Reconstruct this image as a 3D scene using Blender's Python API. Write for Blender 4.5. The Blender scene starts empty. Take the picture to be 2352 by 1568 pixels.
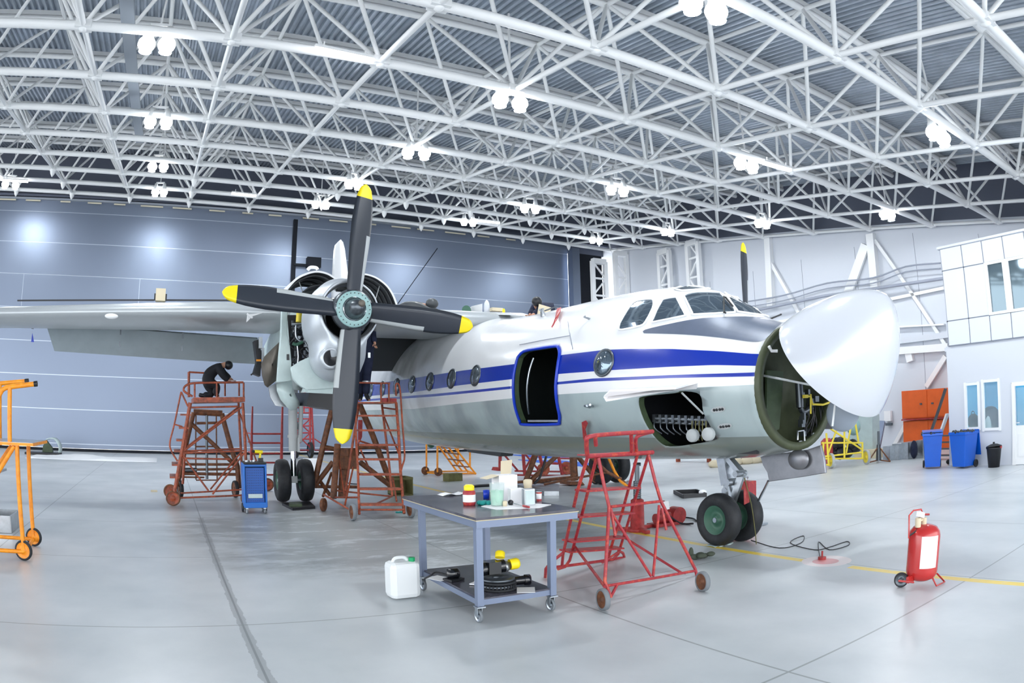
import bpy, math, random
from mathutils import Vector, Matrix
from mathutils.bvhtree import BVHTree
random.seed(7)
SC = bpy.context.scene
COL = SC.collection
PI = math.pi
# ---------------------------------------------------------------- camera (fisheye lens, hand held height)
HC = 1.78
YAW, PITCH, ROLL, FPX = .4959, .1072, -.0155, 1619.86
_f = Vector((math.sin(YAW) * math.cos(PITCH), math.cos(YAW) * math.cos(PITCH), math.sin(PITCH)))
_r = Vector((math.cos(YAW), -math.sin(YAW), 0)); _u = _r.cross(_f)
CR = math.cos(ROLL) * _r + math.sin(ROLL) * _u
CU = -math.sin(ROLL) * _r + math.cos(ROLL) * _u
CF = _f
cd = bpy.data.cameras.new('camera'); cam = bpy.data.objects.new('camera', cd); COL.objects.link(cam)
cam.matrix_world = Matrix(((CR.x, CU.x, -CF.x, 0), (CR.y, CU.y, -CF.y, 0), (CR.z, CU.z, -CF.z, HC), (0, 0, 0, 1)))
cd.type = 'PANO'; cd.panorama_type = 'FISHEYE_EQUISOLID'
cd.sensor_width = 36; cd.sensor_fit = 'HORIZONTAL'
cd.fisheye_lens = FPX * 36 / 2352; cd.fisheye_fov = PI
SC.camera = cam
SC.view_settings.view_transform = 'Standard'; SC.view_settings.look = 'None'
SC.view_settings.gamma = 1; SC.view_settings.use_curve_mapping = False
SC.view_settings.exposure = 0.52
SC.cycles.use_denoising = True
SC.cycles.use_adaptive_sampling = True; SC.cycles.adaptive_threshold = .025
SC.cycles.max_bounces = 6; SC.cycles.diffuse_bounces = 4; SC.cycles.glossy_bounces = 3
SC.cycles.transmission_bounces = 4; SC.cycles.transparent_max_bounces = 8
SC.cycles.sample_clamp_indirect = 6.0
SC.cycles.caustics_reflective = False; SC.cycles.caustics_refractive = False
# the world: daylight that comes in through the open side of the hangar behind the camera
W = bpy.data.worlds.new('world'); SC.world = W; W.use_nodes = True
W.node_tree.nodes['Background'].inputs[0].default_value = (.94, .97, 1.0, 1)
W.node_tree.nodes['Background'].inputs[1].default_value = 3.3
LAMP_E = 370.0      # lens radiance of the high bay lamps
# ---------------------------------------------------------------- measuring helpers (pixel of the 2352x1568 frame -> ray)
def ray(px, py):
    dx, dy = px - 1176, 784 - py
    r = math.hypot(dx, dy); th = 2 * math.asin(r / 2 / FPX)
    if r < 1e-6: return CF.copy()
    return CR * (math.sin(th) * dx / r) + CU * (math.sin(th) * dy / r) + CF * math.cos(th)
C0 = Vector((0, 0, HC))
def PZ(px, py, z=0.0):
    d = ray(px, py); return C0 + d * ((z - HC) / d.z)
def PX(px, py, x):
    d = ray(px, py); return C0 + d * (x / d.x)
def PY(px, py, y):
    d = ray(px, py); return C0 + d * (y / d.y)
def PP(px, py, p0, n):
    d = ray(px, py); n = Vector(n); return C0 + d * ((Vector(p0) - C0).dot(n) / d.dot(n))
# ---------------------------------------------------------------- materials
def lin(c): return tuple(((v / 255) / 12.92 if v / 255 <= .04045 else ((v / 255 + .055) / 1.055) ** 2.4) for v in c)
MATS = {}
def mat(name, col, rough=.5, metal=0., spec=.5, noise=0., nscale=6., col2=None, bump=0., bscale=40., coat=0., emit=0., alpha=1., trans=0., detail=4., stretch=None, thr=None):
    m = bpy.data.materials.new(name); m.use_nodes = True; nt = m.node_tree; N = nt.nodes; L = nt.links
    b = N['Principled BSDF']; c = (*lin(col), 1)
    b.inputs['Base Color'].default_value = c
    b.inputs['Roughness'].default_value = rough; b.inputs['Metallic'].default_value = metal
    b.inputs['Specular IOR Level'].default_value = spec
    b.inputs['Coat Weight'].default_value = coat; b.inputs['Coat Roughness'].default_value = .08
    if trans: b.inputs['Transmission Weight'].default_value = trans
    if alpha < 1: b.inputs['Alpha'].default_value = alpha
    if emit:
        b.inputs['Emission Color'].default_value = c; b.inputs['Emission Strength'].default_value = emit
    if noise or bump:
        tc = N.new('ShaderNodeTexCoord'); mp = N.new('ShaderNodeMapping'); L.new(tc.outputs['Object'], mp.inputs[0])
        if stretch: mp.inputs['Scale'].default_value = stretch
    if noise:
        nz = N.new('ShaderNodeTexNoise'); nz.inputs['Scale'].default_value = nscale; nz.inputs['Detail'].default_value = detail
        nz.inputs['Roughness'].default_value = .62
        L.new(mp.outputs[0], nz.inputs['Vector'])
        r = N.new('ShaderNodeValToRGB'); t = thr or (.35, .65)
        r.color_ramp.elements[0].position = t[0]; r.color_ramp.elements[1].position = t[1]
        c2 = (*lin(col2), 1) if col2 else tuple(v * (1 - noise) for v in c[:3]) + (1,)
        r.color_ramp.elements[0].color = c2; r.color_ramp.elements[1].color = c
        L.new(nz.outputs['Fac'], r.inputs[0]); L.new(r.outputs[0], b.inputs['Base Color'])
        rr = N.new('ShaderNodeMapRange'); rr.inputs[3].default_value = min(1, rough * 1.2); rr.inputs[4].default_value = rough * .85
        L.new(nz.outputs['Fac'], rr.inputs[0]); L.new(rr.outputs[0], b.inputs['Roughness'])
    if bump:
        n2 = N.new('ShaderNodeTexNoise'); n2.inputs['Scale'].default_value = bscale; L.new(mp.outputs[0], n2.inputs['Vector'])
        bp = N.new('ShaderNodeBump'); bp.inputs['Strength'].default_value = bump; bp.inputs['Distance'].default_value = .02
        L.new(n2.outputs['Fac'], bp.inputs['Height']); L.new(bp.outputs[0], b.inputs['Normal'])
    MATS[name] = m
    return m
# ---------------------------------------------------------------- mesh builder
def frame(d):
    d = Vector(d).normalized()
    a = Vector((0, 0, 1)) if abs(d.z) < .95 else Vector((1, 0, 0))
    u = d.cross(a).normalized(); v = u.cross(d).normalized()
    return u, v, d
class MB:
    def __init__(s): s.v = []; s.f = []; s.m = []; s.s = []
    def add(s, vs, fs, m=0, smooth=False):
        o = len(s.v); s.v += [Vector(v) for v in vs]
        for f in fs: s.f.append([i + o for i in f]); s.m.append(m); s.s.append(smooth)
        return s
    def box(s, c, d, rz=0, m=0, rx=0, ry=0):
        R = Matrix.Rotation(rz, 3, 'Z') @ Matrix.Rotation(ry, 3, 'Y') @ Matrix.Rotation(rx, 3, 'X'); c = Vector(c)
        vs = [c + R @ Vector((x * d[0] / 2, y * d[1] / 2, z * d[2] / 2)) for x in (-1, 1) for y in (-1, 1) for z in (-1, 1)]
        return s.add(vs, [(0, 1, 3, 2), (4, 6, 7, 5), (0, 4, 5, 1), (2, 3, 7, 6), (0, 2, 6, 4), (1, 5, 7, 3)], m)
    def bar(s, a, b, w, h=None, m=0, up=None):
        a = Vector(a); b = Vector(b); h = h or w; d = (b - a).normalized()
        if up is not None:
            u = d.cross(Vector(up)).normalized(); v = u.cross(d).normalized()
        else: u, v, d = frame(d)
        vs = [p + u * (x * w / 2) + v * (y * h / 2) for p in (a, b) for x, y in ((-1, -1), (1, -1), (1, 1), (-1, 1))]
        return s.add(vs, [(3, 2, 1, 0), (4, 5, 6, 7), (0, 1, 5, 4), (1, 2, 6, 5), (2, 3, 7, 6), (3, 0, 4, 7)], m)
    def cyl(s, a, b, r0, r1=None, n=12, m=0, caps=True):
        a = Vector(a); b = Vector(b); r1 = r0 if r1 is None else r1; u, v, d = frame(b - a)
        vs = []
        for p, r in ((a, r0), (b, r1)):
            for k in range(n):
                t = 2 * PI * k / n; vs.append(p + u * (r * math.cos(t)) + v * (r * math.sin(t)))
        s.add(vs, [(k, (k + 1) % n, n + (k + 1) % n, n + k) for k in range(n)], m, True)
        if caps:
            s.add(vs[:n], [tuple(range(n - 1, -1, -1))], m); s.add(vs[n:], [tuple(range(n))], m)
        return s
    def tube(s, pts, r, n=8, m=0, closed=False):
        pts = [Vector(p) for p in pts]; N = len(pts); rings = []; u = None
        for i, p in enumerate(pts):
            if closed: d = (pts[(i + 1) % N] - pts[i - 1]).normalized()
            else: d = (pts[min(i + 1, N - 1)] - pts[max(i - 1, 0)]).normalized()
            if u is None: u = frame(d)[0]
            u = (u - d * u.dot(d)); u = u.normalized() if u.length > 1e-6 else frame(d)[0]
            v = d.cross(u); rr = r[i] if isinstance(r, (list, tuple)) else r
            rings.append([p + u * (rr * math.cos(2 * PI * k / n)) + v * (rr * math.sin(2 * PI * k / n)) for k in range(n)])
        vs = [q for g in rings for q in g]; fs = []
        for i in range(N if closed else N - 1):
            j = (i + 1) % N
            fs += [(i * n + k, i * n + (k + 1) % n, j * n + (k + 1) % n, j * n + k) for k in range(n)]
        s.add(vs, fs, m, True)
        if not closed:
            s.add(rings[0], [tuple(range(n - 1, -1, -1))], m); s.add(rings[-1], [tuple(range(n))], m)
        return s
    def lathe(s, prof, o, ax=(0, 0, 1), n=24, m=0, smooth=True, a0=0, a1=2 * PI):
        u, v, d = frame(ax); o = Vector(o); full = abs(a1 - a0 - 2 * PI) < 1e-6; nn = n if full else n + 1
        vs = []
        for r, h in prof:
            for k in range(nn):
                t = a0 + (a1 - a0) * k / n
                vs.append(o + d * h + u * (r * math.cos(t)) + v * (r * math.sin(t)))
        fs = []
        for i in range(len(prof) - 1):
            for k in range(n):
                j = (k + 1) % nn if full else k + 1
                fs.append((i * nn + k, i * nn + j, (i + 1) * nn + j, (i + 1) * nn + k))
        return s.add(vs, fs, m, smooth)
    def prism(s, poly, vec, m=0):
        poly = [Vector(p) for p in poly]; vec = Vector(vec); n = len(poly)
        s.add(poly + [p + vec for p in poly], [tuple(range(n - 1, -1, -1)), tuple(range(n, 2 * n))] + [(k, (k + 1) % n, n + (k + 1) % n, n + k) for k in range(n)], m)
        return s
    def ball(s, c, r, sc=(1, 1, 1), n=16, k=10, m=0, R=None):
        c = Vector(c); vs = []; R = R or Matrix.Identity(3)
        for i in range(k + 1):
            a = PI * i / k
            for j in range(n):
                b = 2 * PI * j / n
                vs.append(c + R @ Vector((r * sc[0] * math.sin(a) * math.cos(b), r * sc[1] * math.sin(a) * math.sin(b), r * sc[2] * math.cos(a))))
        fs = [(i * n + j, (i + 1) * n + j, (i + 1) * n + (j + 1) % n, i * n + (j + 1) % n) for i in range(k) for j in range(n)]
        return s.add(vs, fs, m, True)
    def grid(s, F, nu, nv, m=0, closeu=False, closev=False, smooth=True):
        vs = [F(i, j) for i in range(nu) for j in range(nv)]; fs = []
        for i in range(nu if closeu else nu - 1):
            for j in range(nv if closev else nv - 1):
                a, b = (i + 1) % nu, (j + 1) % nv
                fs.append((i * nv + j, a * nv + j, a * nv + b, i * nv + b))
        return s.add(vs, fs, m, smooth)
    def split(s, name, mats, parent):     # every loose piece becomes an object of its own
        p = list(range(len(s.v)))
        def fd(a):
            while p[a] != a: p[a] = p[p[a]]; a = p[a]
            return a
        for f in s.f:
            for b in f[1:]: p[fd(b)] = fd(f[0])
        G = {}; key = {}
        for i, v in enumerate(s.v):
            k = (round(v.x, 4), round(v.y, 4), round(v.z, 4))
            if k in key: p[fd(i)] = fd(key[k])
            else: key[k] = i
        for fi, f in enumerate(s.f): G.setdefault(fd(f[0]), []).append(fi)
        for g in G.values():
            m = MB(); ix = {}
            for fi in g:
                for a in s.f[fi]:
                    if a not in ix: ix[a] = len(m.v); m.v.append(s.v[a])
                m.f.append([ix[a] for a in s.f[fi]]); m.m.append(s.m[fi]); m.s.append(s.s[fi])
            m.build(name, mats, parent)
    def build(s, name, mats, parent=None, label=None, cat=None, group=None, kind=None, bevel=0, thick=0, fixn=True, weld=False):
        if not isinstance(mats, (list, tuple)): mats = [mats]
        me = bpy.data.meshes.new(name)
        if parent is None:
            xs = [v.x for v in s.v]; ys = [v.y for v in s.v]; zs = [v.z for v in s.v]
            o = Vector(((min(xs) + max(xs)) / 2, (min(ys) + max(ys)) / 2, min(zs)))
        else: o = ORG.get(parent.name, Vector((0, 0, 0)))
        me.from_pydata([v - o for v in s.v], [], s.f)
        me.polygons.foreach_set('material_index', s.m); me.polygons.foreach_set('use_smooth', s.s)
        for mm in mats: me.materials.append(MATS[mm] if isinstance(mm, str) else mm)
        me.update()
        if fixn or weld:
            import bmesh
            bm = bmesh.new(); bm.from_mesh(me)
            if weld: bmesh.ops.remove_doubles(bm, verts=bm.verts, dist=1e-4)
            bmesh.ops.recalc_face_normals(bm, faces=bm.faces); bm.to_mesh(me); bm.free()
        ob = bpy.data.objects.new(name, me); COL.objects.link(ob)
        if parent is None: ob.location = o
        else: ob.parent = parent; ORG[ob.name] = o
        if bevel:
            b = ob.modifiers.new('bevel', 'BEVEL'); b.width = bevel; b.segments = 2; b.limit_method = 'ANGLE'
        if thick:
            b = ob.modifiers.new('solid', 'SOLIDIFY'); b.thickness = thick; b.offset = 0
        if label: ob['label'] = label
        if cat: ob['category'] = cat
        if group: ob['group'] = group
        if kind: ob['kind'] = kind
        return ob
ORG = {}
def thing(name, label, cat, loc=(0, 0, 0), group=None, rz=0, kind=None):
    o = bpy.data.objects.new(name, None); COL.objects.link(o); o.empty_display_size = .2
    o.location = loc; o.rotation_euler.z = rz; o['label'] = label; o['category'] = cat
    ORG[o.name] = Vector(loc) if not rz else Vector((0, 0, 0))
    if group: o['group'] = group
    if kind: o['kind'] = kind
    return o
def dup(root, loc, rz=0, label=None, group=None, name=None):
    def rec(o, p):
        c = o.copy(); COL.objects.link(c); c.parent = p
        for ch in [x for x in COL.objects if x.parent == o]: rec(ch, c)
        return c
    r = rec(root, None); r.location = loc; r.rotation_euler.z = rz
    if label: r['label'] = label
    if group: r['group'] = group
    return r
def lerp(a, b, t): return Vector(a) * (1 - t) + Vector(b) * t
def interp(T, x):
    if x <= T[0][0]: return T[0][1]
    for (a, va), (b, vb) in zip(T, T[1:]):
        if x <= b: return va + (vb - va) * (x - a) / (b - a)
    return T[-1][1]
def smooth(T, x):     # monotone-ish Catmull-Rom through the table
    n = len(T)
    if x <= T[0][0]: return T[0][1]
    if x >= T[-1][0]: return T[-1][1]
    for i in range(n - 1):
        if x <= T[i + 1][0]: break
    x0, y0 = T[i]; x1, y1 = T[i + 1]; h = x1 - x0
    m0 = (y1 - T[i - 1][1]) / (x1 - T[i - 1][0]) if i > 0 else (y1 - y0) / h
    m1 = (T[i + 2][1] - y0) / (T[i + 2][0] - x0) if i < n - 2 else (y1 - y0) / h
    t = (x - x0) / h
    return (2 * t**3 - 3 * t**2 + 1) * y0 + (t**3 - 2 * t**2 + t) * h * m0 + (-2 * t**3 + 3 * t**2) * y1 + (t**3 - t**2) * h * m1
def arc(pts, k=6):   # smooth curve through control points
    pts = [Vector(p) for p in pts]; out = []
    for i in range(len(pts) - 1):
        p0 = pts[max(i - 1, 0)]; p1 = pts[i]; p2 = pts[i + 1]; p3 = pts[min(i + 2, len(pts) - 1)]
        for j in range(k):
            t = j / k
            out.append(.5 * ((2 * p1) + (p2 - p0) * t + (2 * p0 - 5 * p1 + 4 * p2 - p3) * t * t + (3 * p1 - p0 - 3 * p2 + p3) * t**3))
    out.append(pts[-1]); return out
# ---------------------------------------------------------------- palette
mat('white_paint', (238, 240, 242), .32, spec=.5)
mat('wall_white', (210, 215, 224), .5)
mat('wall_panel_white', (216, 221, 231), .4)
mat('seam_grey', (150, 156, 170), .5)
mat('truss_white', (240, 242, 243), .42)
mat('truss_shade', (150, 158, 168), .5)
mat('deck_metal', (188, 198, 210), .4, metal=.5, noise=.2, nscale=1.2)
mat('door_grey', (136, 147, 166), .42, metal=.88)
mat('upper_grey', (92, 98, 114), .6)
mat('seam_light', (205, 214, 226), .3, metal=.5)
mat('dark_trim', (26, 30, 38), .6, spec=.2)
mat('black', (22, 24, 30), .45)
mat('black_gloss', (16, 18, 24), .15, coat=.5)
mat('rubber', (32, 35, 40), .62, noise=.35, nscale=9, bump=.15, bscale=30)
mat('rust_orange', (178, 84, 52), .5, noise=.5, nscale=14, col2=(120, 62, 44))
mat('rust_brown', (128, 78, 46), .55, noise=.5, nscale=12, col2=(84, 52, 36))
mat('orange_paint', (246, 160, 26), .42, noise=.2, nscale=10, col2=(226, 132, 30))
mat('tyre_grey', (118, 124, 130), .6)
mat('red_paint', (162, 46, 56), .42, noise=.5, nscale=16, col2=(214, 92, 60), thr=(.25, .5))
mat('red_dull', (172, 52, 52), .5, noise=.4, nscale=12)
mat('yellow_paint', (236, 214, 70), .5)
mat('steel', (176, 184, 192), .28, metal=.9)
mat('steel_dark', (96, 102, 108), .35, metal=.8)
mat('chrome', (220, 226, 232), .1, metal=1)
mat('alu', (190, 196, 202), .3, metal=.85, noise=.2, nscale=7)
mat('blue_plastic', (0, 88, 196), .35, coat=.2)
mat('blue_steel', (20, 106, 196), .38)
mat('navy_cloth', (30, 38, 66), .85, noise=.3, nscale=8)
mat('black_cloth', (24, 26, 34), .85)
mat('skin', (196, 148, 124), .55)
mat('paper', (244, 245, 248), .6)
mat('card', (216, 204, 176), .75)
mat('wood_green', (112, 110, 66), .7, noise=.3, nscale=7)
# ================================================================ THE ROOM
def zl(x, y): return 6.92 - .0141 * x + .1501 * y          # lower chord plane of the roof frame (the roof rises to the doors)
XW, YW = 24.9, 33.7
def concrete():
    m = bpy.data.materials.new('concrete'); m.use_nodes = True; nt = m.node_tree; N = nt.nodes; L = nt.links; b = N['Principled BSDF']
    g = N.new('ShaderNodeNewGeometry'); sx = N.new('ShaderNodeSeparateXYZ'); L.new(g.outputs['Position'], sx.inputs[0])
    def mth(op, a, bb=None, c=None):
        n = N.new('ShaderNodeMath'); n.operation = op
        for i, v in enumerate((a, bb, c)):
            if v is None: continue
            if isinstance(v, (int, float)): n.inputs[i].default_value = v
            else: L.new(v, n.inputs[i])
        return n.outputs[0]
    def noise(sc, det, rough=.6, stretch=(1, 1, 1), off=0):
        mp = N.new('ShaderNodeMapping'); mp.inputs['Scale'].default_value = stretch; mp.inputs['Location'].default_value = (off, off, 0); L.new(g.outputs['Position'], mp.inputs[0])
        n = N.new('ShaderNodeTexNoise'); n.inputs['Scale'].default_value = sc; n.inputs['Detail'].default_value = det; n.inputs['Roughness'].default_value = rough
        L.new(mp.outputs[0], n.inputs['Vector']); return n.outputs['Fac']
    def ramp(fac, p0, p1, c0, c1):
        r = N.new('ShaderNodeValToRGB'); r.color_ramp.elements[0].position = p0; r.color_ramp.elements[1].position = p1
        r.color_ramp.elements[0].color = (*c0, 1); r.color_ramp.elements[1].color = (*c1, 1); L.new(fac, r.inputs[0]); return r.outputs[0]
    def mix(fac, a, bb, mode='MIX'):
        n = N.new('ShaderNodeMix'); n.data_type = 'RGBA'; n.blend_type = mode
        if isinstance(fac, (int, float)): n.inputs[0].default_value = fac
        else: L.new(fac, n.inputs[0])
        for k, v in ((6, a), (7, bb)):
            if isinstance(v, tuple): n.inputs[k].default_value = (*v, 1)
            else: L.new(v, n.inputs[k])
        return n.outputs[2]
    base = ramp(noise(.4, 3), .25, .75, lin((194, 200, 203)), lin((224, 227, 230)))
    fine = ramp(noise(1.1, 5, .6, (1, .8, 1)), .2, .8, lin((226, 229, 231)), (1, 1, 1))
    col = mix(1.0, base, fine, 'MULTIPLY')
    # oily wear where aircraft are serviced: its own patch under the near engine and behind the work bench
    def patch(cx, cy, rx, ry):
        dx = mth('DIVIDE', mth('SUBTRACT', sx.outputs[0], cx), rx); dy = mth('DIVIDE', mth('SUBTRACT', sx.outputs[1], cy), ry)
        d = mth('SQRT', mth('ADD', mth('MULTIPLY', dx, dx), mth('MULTIPLY', dy, dy)))
        return mth('MAXIMUM', mth('SUBTRACT', 1.0, d), 0.0)
    p = mth('MAXIMUM', mth('MAXIMUM', patch(2.4, 11.3, 3.0, 2.4), patch(3.4, 8.9, 3.4, 1.8)), patch(6.0, 11.2, 2.6, 2.4))
    stain = mth('MULTIPLY', mth('MULTIPLY', p, 2.4), ramp(noise(1.4, 7, .7, (1, 2.2, 1), 3), .38, .66, (0, 0, 0), (1, 1, 1)))
    stain = mth('MINIMUM', stain, .48)
    col = mix(stain, col, lin((92, 96, 92)))
    # slab joints
    def joint(ax, off, per, w):
        t = mth('ABSOLUTE', mth('SUBTRACT', mth('FRACT', mth('ADD', mth('DIVIDE', mth('SUBTRACT', ax, off), per), .5)), .5))
        return mth('LESS_THAN', t, w / per)
    jn = noise(2.0, 5); wob = mth('MULTIPLY', mth('SUBTRACT', noise(3.5, 5, .7, (1, 1, 1), 9), .5), .10)
    j = mth('MAXIMUM', joint(sx.outputs[0], .57, 3.02, .010), joint(sx.outputs[1], 2.85, 3.05, .010))
    col = mix(mth('MULTIPLY', j, .55), col, lin((92, 98, 100)))
    dj = mth('ABSOLUTE', mth('SUBTRACT', mth('ADD', sx.outputs[0], wob), .57))           # the worn joint in front
    dj = mth('MULTIPLY', mth('LESS_THAN', dj, .045), mth('MULTIPLY', mth('LESS_THAN', sx.outputs[1], 12.5), .42))
    col = mix(dj, col, lin((104, 110, 112)))
    # yellow centre line, worn
    yl = mth('LESS_THAN', mth('ABSOLUTE', mth('SUBTRACT', sx.outputs[0], 6.50)), .062)
    gap = mth('MULTIPLY', mth('GREATER_THAN', sx.outputs[1], 4.36), mth('LESS_THAN', sx.outputs[1], 4.95))
    yl = mth('MULTIPLY', yl, mth('SUBTRACT', 1.0, gap))
    yl = mth('MULTIPLY', yl, ramp(noise(9, 5), .25, .45, (.55, .55, .55), (1, 1, 1)))
    col = mix(yl, col, lin((244, 214, 84)))
    # painted round mark around the anchor point
    def disc(cx, cy, r):
        dx = mth('SUBTRACT', sx.outputs[0], cx); dy = mth('SUBTRACT', sx.outputs[1], cy)
        return mth('LESS_THAN', mth('ADD', mth('MULTIPLY', dx, dx), mth('MULTIPLY', dy, dy)), r * r)
    col = mix(disc(6.62, 4.78, .30), col, lin((228, 216, 216))); col = mix(mth('MULTIPLY', disc(6.60, 4.78, .16), .8), col, lin((204, 120, 122)))
    L.new(col, b.inputs['Base Color'])
    rr = N.new('ShaderNodeMapRange'); rr.inputs[3].default_value = .285; rr.inputs[4].default_value = .34
    L.new(noise(.8, 2, .5, (1, 1, 1), 5), rr.inputs[0]); L.new(rr.outputs[0], b.inputs['Roughness'])
    b.inputs['Specular IOR Level'].default_value = .6
    MATS['concrete'] = m
concrete()
MB().add([(-30, -12, 0), (XW + 1, -12, 0), (XW + 1, YW + 1, 0), (-30, YW + 1, 0)], [(0, 1, 2, 3)]).build('floor', 'concrete', kind='structure', fixn=False)
# far wall: the big sliding doors, wide sandwich panels with bright joints
SEAMS = [.34, 1.92, 3.48, 5.02, 6.56, 8.12, 9.66, 11.16]
m = MB(); zs = [.12] + SEAMS + [11.75]
for a, b in zip(zs, zs[1:]):
    m.box((-4, YW + .1, (a + b) / 2), (52, .2, b - a - .03))
    if b != zs[-1]: m.box((-4, YW + .09, b), (52, .16, .03), m=1)
for xx in (-13.7, -7.6, -1.55, 4.5):
    m.box((xx, YW + .0, 7.35), (.02, .012, 1.5), m=1)
m.box((-4, YW + .03, .06), (52, .3, .12), m=2)
m.build('wall_far', ['door_grey', 'seam_light', 'dark_trim'], kind='structure')
m = MB(); m.box((-3, YW + .55, 13.7), (56, .2, 4.6)); m.box((-3, YW + .2, 11.95), (56, .6, .12)); m.build('wall_upper', 'upper_grey', kind='structure')
m = MB()
m.box((-4, YW - .06, 11.78), (52, .1, .1)); m.build('trim_1', 'truss_shade', kind='structure')
mat('gap_light', (214, 208, 186), .6)
m = MB()
for k in range(26): m.box((-22 + 1.6 * k + random.uniform(-.2, .2), YW - .12, 11.7 - .004 * k), (random.uniform(.5, 1.3), .02, .07))
m.build('trim_2', 'gap_light', kind='structure')
# right wall with its sheet joints
m = MB(); zt = 7.4
m.prism([(XW, -12, 0), (XW, YW + .6, 0), (XW, YW + .6, 11.9), (XW, -12, 5.0)], (.2, 0, 0))
for k in range(12): m.box((XW - .003, -2 + 3.0 * k, 4.2), (.012, .02, 8.2 if k > 4 else 7.0), m=1)
m.prism([(XW - .2, 8, 4.05), (XW - .2, YW, 4.05), (XW, YW, 4.05), (XW, 8, 4.05)], (0, 0, .22), m=0)
m.build('wall_right', ['wall_white', 'seam_grey'], kind='structure')
m = MB(); m.prism([(XW, -12, 5.0), (XW, YW + .6, 11.9), (XW, YW + .6, 14.8), (XW, -12, 8.8)], (.2, 0, 0)); m.build('wall_right_upper', 'upper_grey', kind='structure')
# corrugated roof deck, ribs run up the slope
m = MB(); prof = []; x = -30.0; p = .19
while x < XW + .4:
    prof += [(x, 0), (x + .06, 0), (x + .09, .08), (x + .16, .08)]; x += p
H0 = 2.12 + .22
F = lambda i, j: Vector((prof[j][0], (-9, YW + .6)[i], zl(prof[j][0], (-9, YW + .6)[i]) + H0 + prof[j][1]))
m.grid(F, 2, len(prof), smooth=False)
m.build('ceiling', 'deck_metal', kind='structure', fixn=False)
# ---------------------------------------------------------------- roof space frame
AY = lambda A: 8.90 + 3.0 * A
BX = lambda B: -2.405 + 2.998 * B
def node(A, B, h=0): return Vector((BX(B), AY(A), zl(BX(B), AY(A)) + h))
A0, A1, B0, B1 = -5, 8, -5, 9
tr = thing('roof_space_frame', 'white tubular steel space frame spanning under the whole corrugated roof', 'roof truss', (BX(2), AY(2), zl(BX(2), AY(2))))
for A in range(A0, A1 + 1):
    m = MB(); m.cyl(node(A, B0), node(A, B1), .1, n=12)
    for B in range(B0, B1 + 1): m.ball(node(A, B), .13, n=10, k=6); m.box(node(A, B), (.34, .26, .16))
    m.build('lower_chord', 'truss_white', tr)
for B in range(B0, B1 + 1):
    MB().cyl(node(A0, B), node(A1, B), .062, n=10).build('lower_cross_chord', 'truss_white', tr)
for A in range(A0, A1):
    m = MB(); a = node(A + .5, B0 + .5, 2.12); b = node(A + .5, B1 + .0, 2.12)
    m.cyl(a, b, .085, n=10); up = Vector((0, 0, .15)); m.bar(a + up, b + up, .12, .13)
    m.build('upper_chord', 'truss_white', tr)
for B in range(B0, B1):
    MB().cyl(node(A0 + .5, B + .5, 2.12), node(A1 - .5, B + .5, 2.12), .055, n=8).build('upper_cross_chord', 'truss_white', tr)
D = []
for A in range(A0, A1 + 1):
    for B in range(B0, B1 + 1):
        for da in (-.5, .5):
            for db in (-.5, .5):
                if A0 < A + da < A1 and B0 < B + db < B1:
                    a = node(A, B); b = node(A + da, B + db, 2.12); mid = (a + b) / 2 - C0
                    vis = mid.normalized().dot(CF)
                    D.append(((mid.length if vis > .68 else 100 + mid.length), a, b))
D.sort(key=lambda t: t[0])
for i, (q, a, b) in enumerate(D[:100]): MB().cyl(a, b, .05, n=8, caps=False).build('diagonal_brace', 'truss_white', tr, fixn=False)
m = MB()
for q, a, b in D[100:]: m.cyl(a, b, .05, n=6, caps=False)
m.build('far_diagonal_braces', 'truss_white', tr, kind='stuff', fixn=False)
# cups hanging under the outermost chord nodes
m = MB()
for A in (6, 7, 8):
    for B in range(-3, 9):
        if A == 8 or B > 2 or B % 2: m.lathe([(.02, -.34), (.09, -.22), (.13, -.08), (.13, 0)], node(A, B) - Vector((0, 0, .02)), n=10)
m.build('node_cups', 'truss_white', tr, kind='stuff')
# cable tray between the chords, on the left
m = MB(); a = node(-1, .25, .6); b = node(5, .25, .6); m.bar(a, b, .3, .06); m.build('cable_tray', 'truss_shade', tr)
# ---------------------------------------------------------------- high bay lamps: pairs under the roof frame
mat('lamp_lens', (246, 250, 255), .3); _b = MATS['lamp_lens'].node_tree.nodes['Principled BSDF']
_b.inputs['Emission Color'].default_value = (.93, .97, 1, 1); _b.inputs['Emission Strength'].default_value = 16
mat('lamp_diode', (246, 250, 255), .3); _b = MATS['lamp_diode'].node_tree.nodes['Principled BSDF']
_b.inputs['Emission Color'].default_value = (.93, .97, 1, 1); _b.inputs['Emission Strength'].default_value = LAMP_E
_nt = MATS['lamp_diode'].node_tree; _g = _nt.nodes.new('ShaderNodeNewGeometry'); _m = _nt.nodes.new('ShaderNodeMath'); _m.operation = 'MULTIPLY_ADD'   # the disc shines only downwards
_m.inputs[1].default_value = -LAMP_E; _m.inputs[2].default_value = LAMP_E; _nt.links.new(_g.outputs['Backfacing'], _m.inputs[0]); _nt.links.new(_m.outputs[0], _b.inputs['Emission Strength'])
mat('tube_glow', (244, 244, 255), .3); _b = MATS['tube_glow'].node_tree.nodes['Principled BSDF']
_b.inputs['Emission Color'].default_value = (.95, .94, 1, 1); _b.inputs['Emission Strength'].default_value = 14
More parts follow.
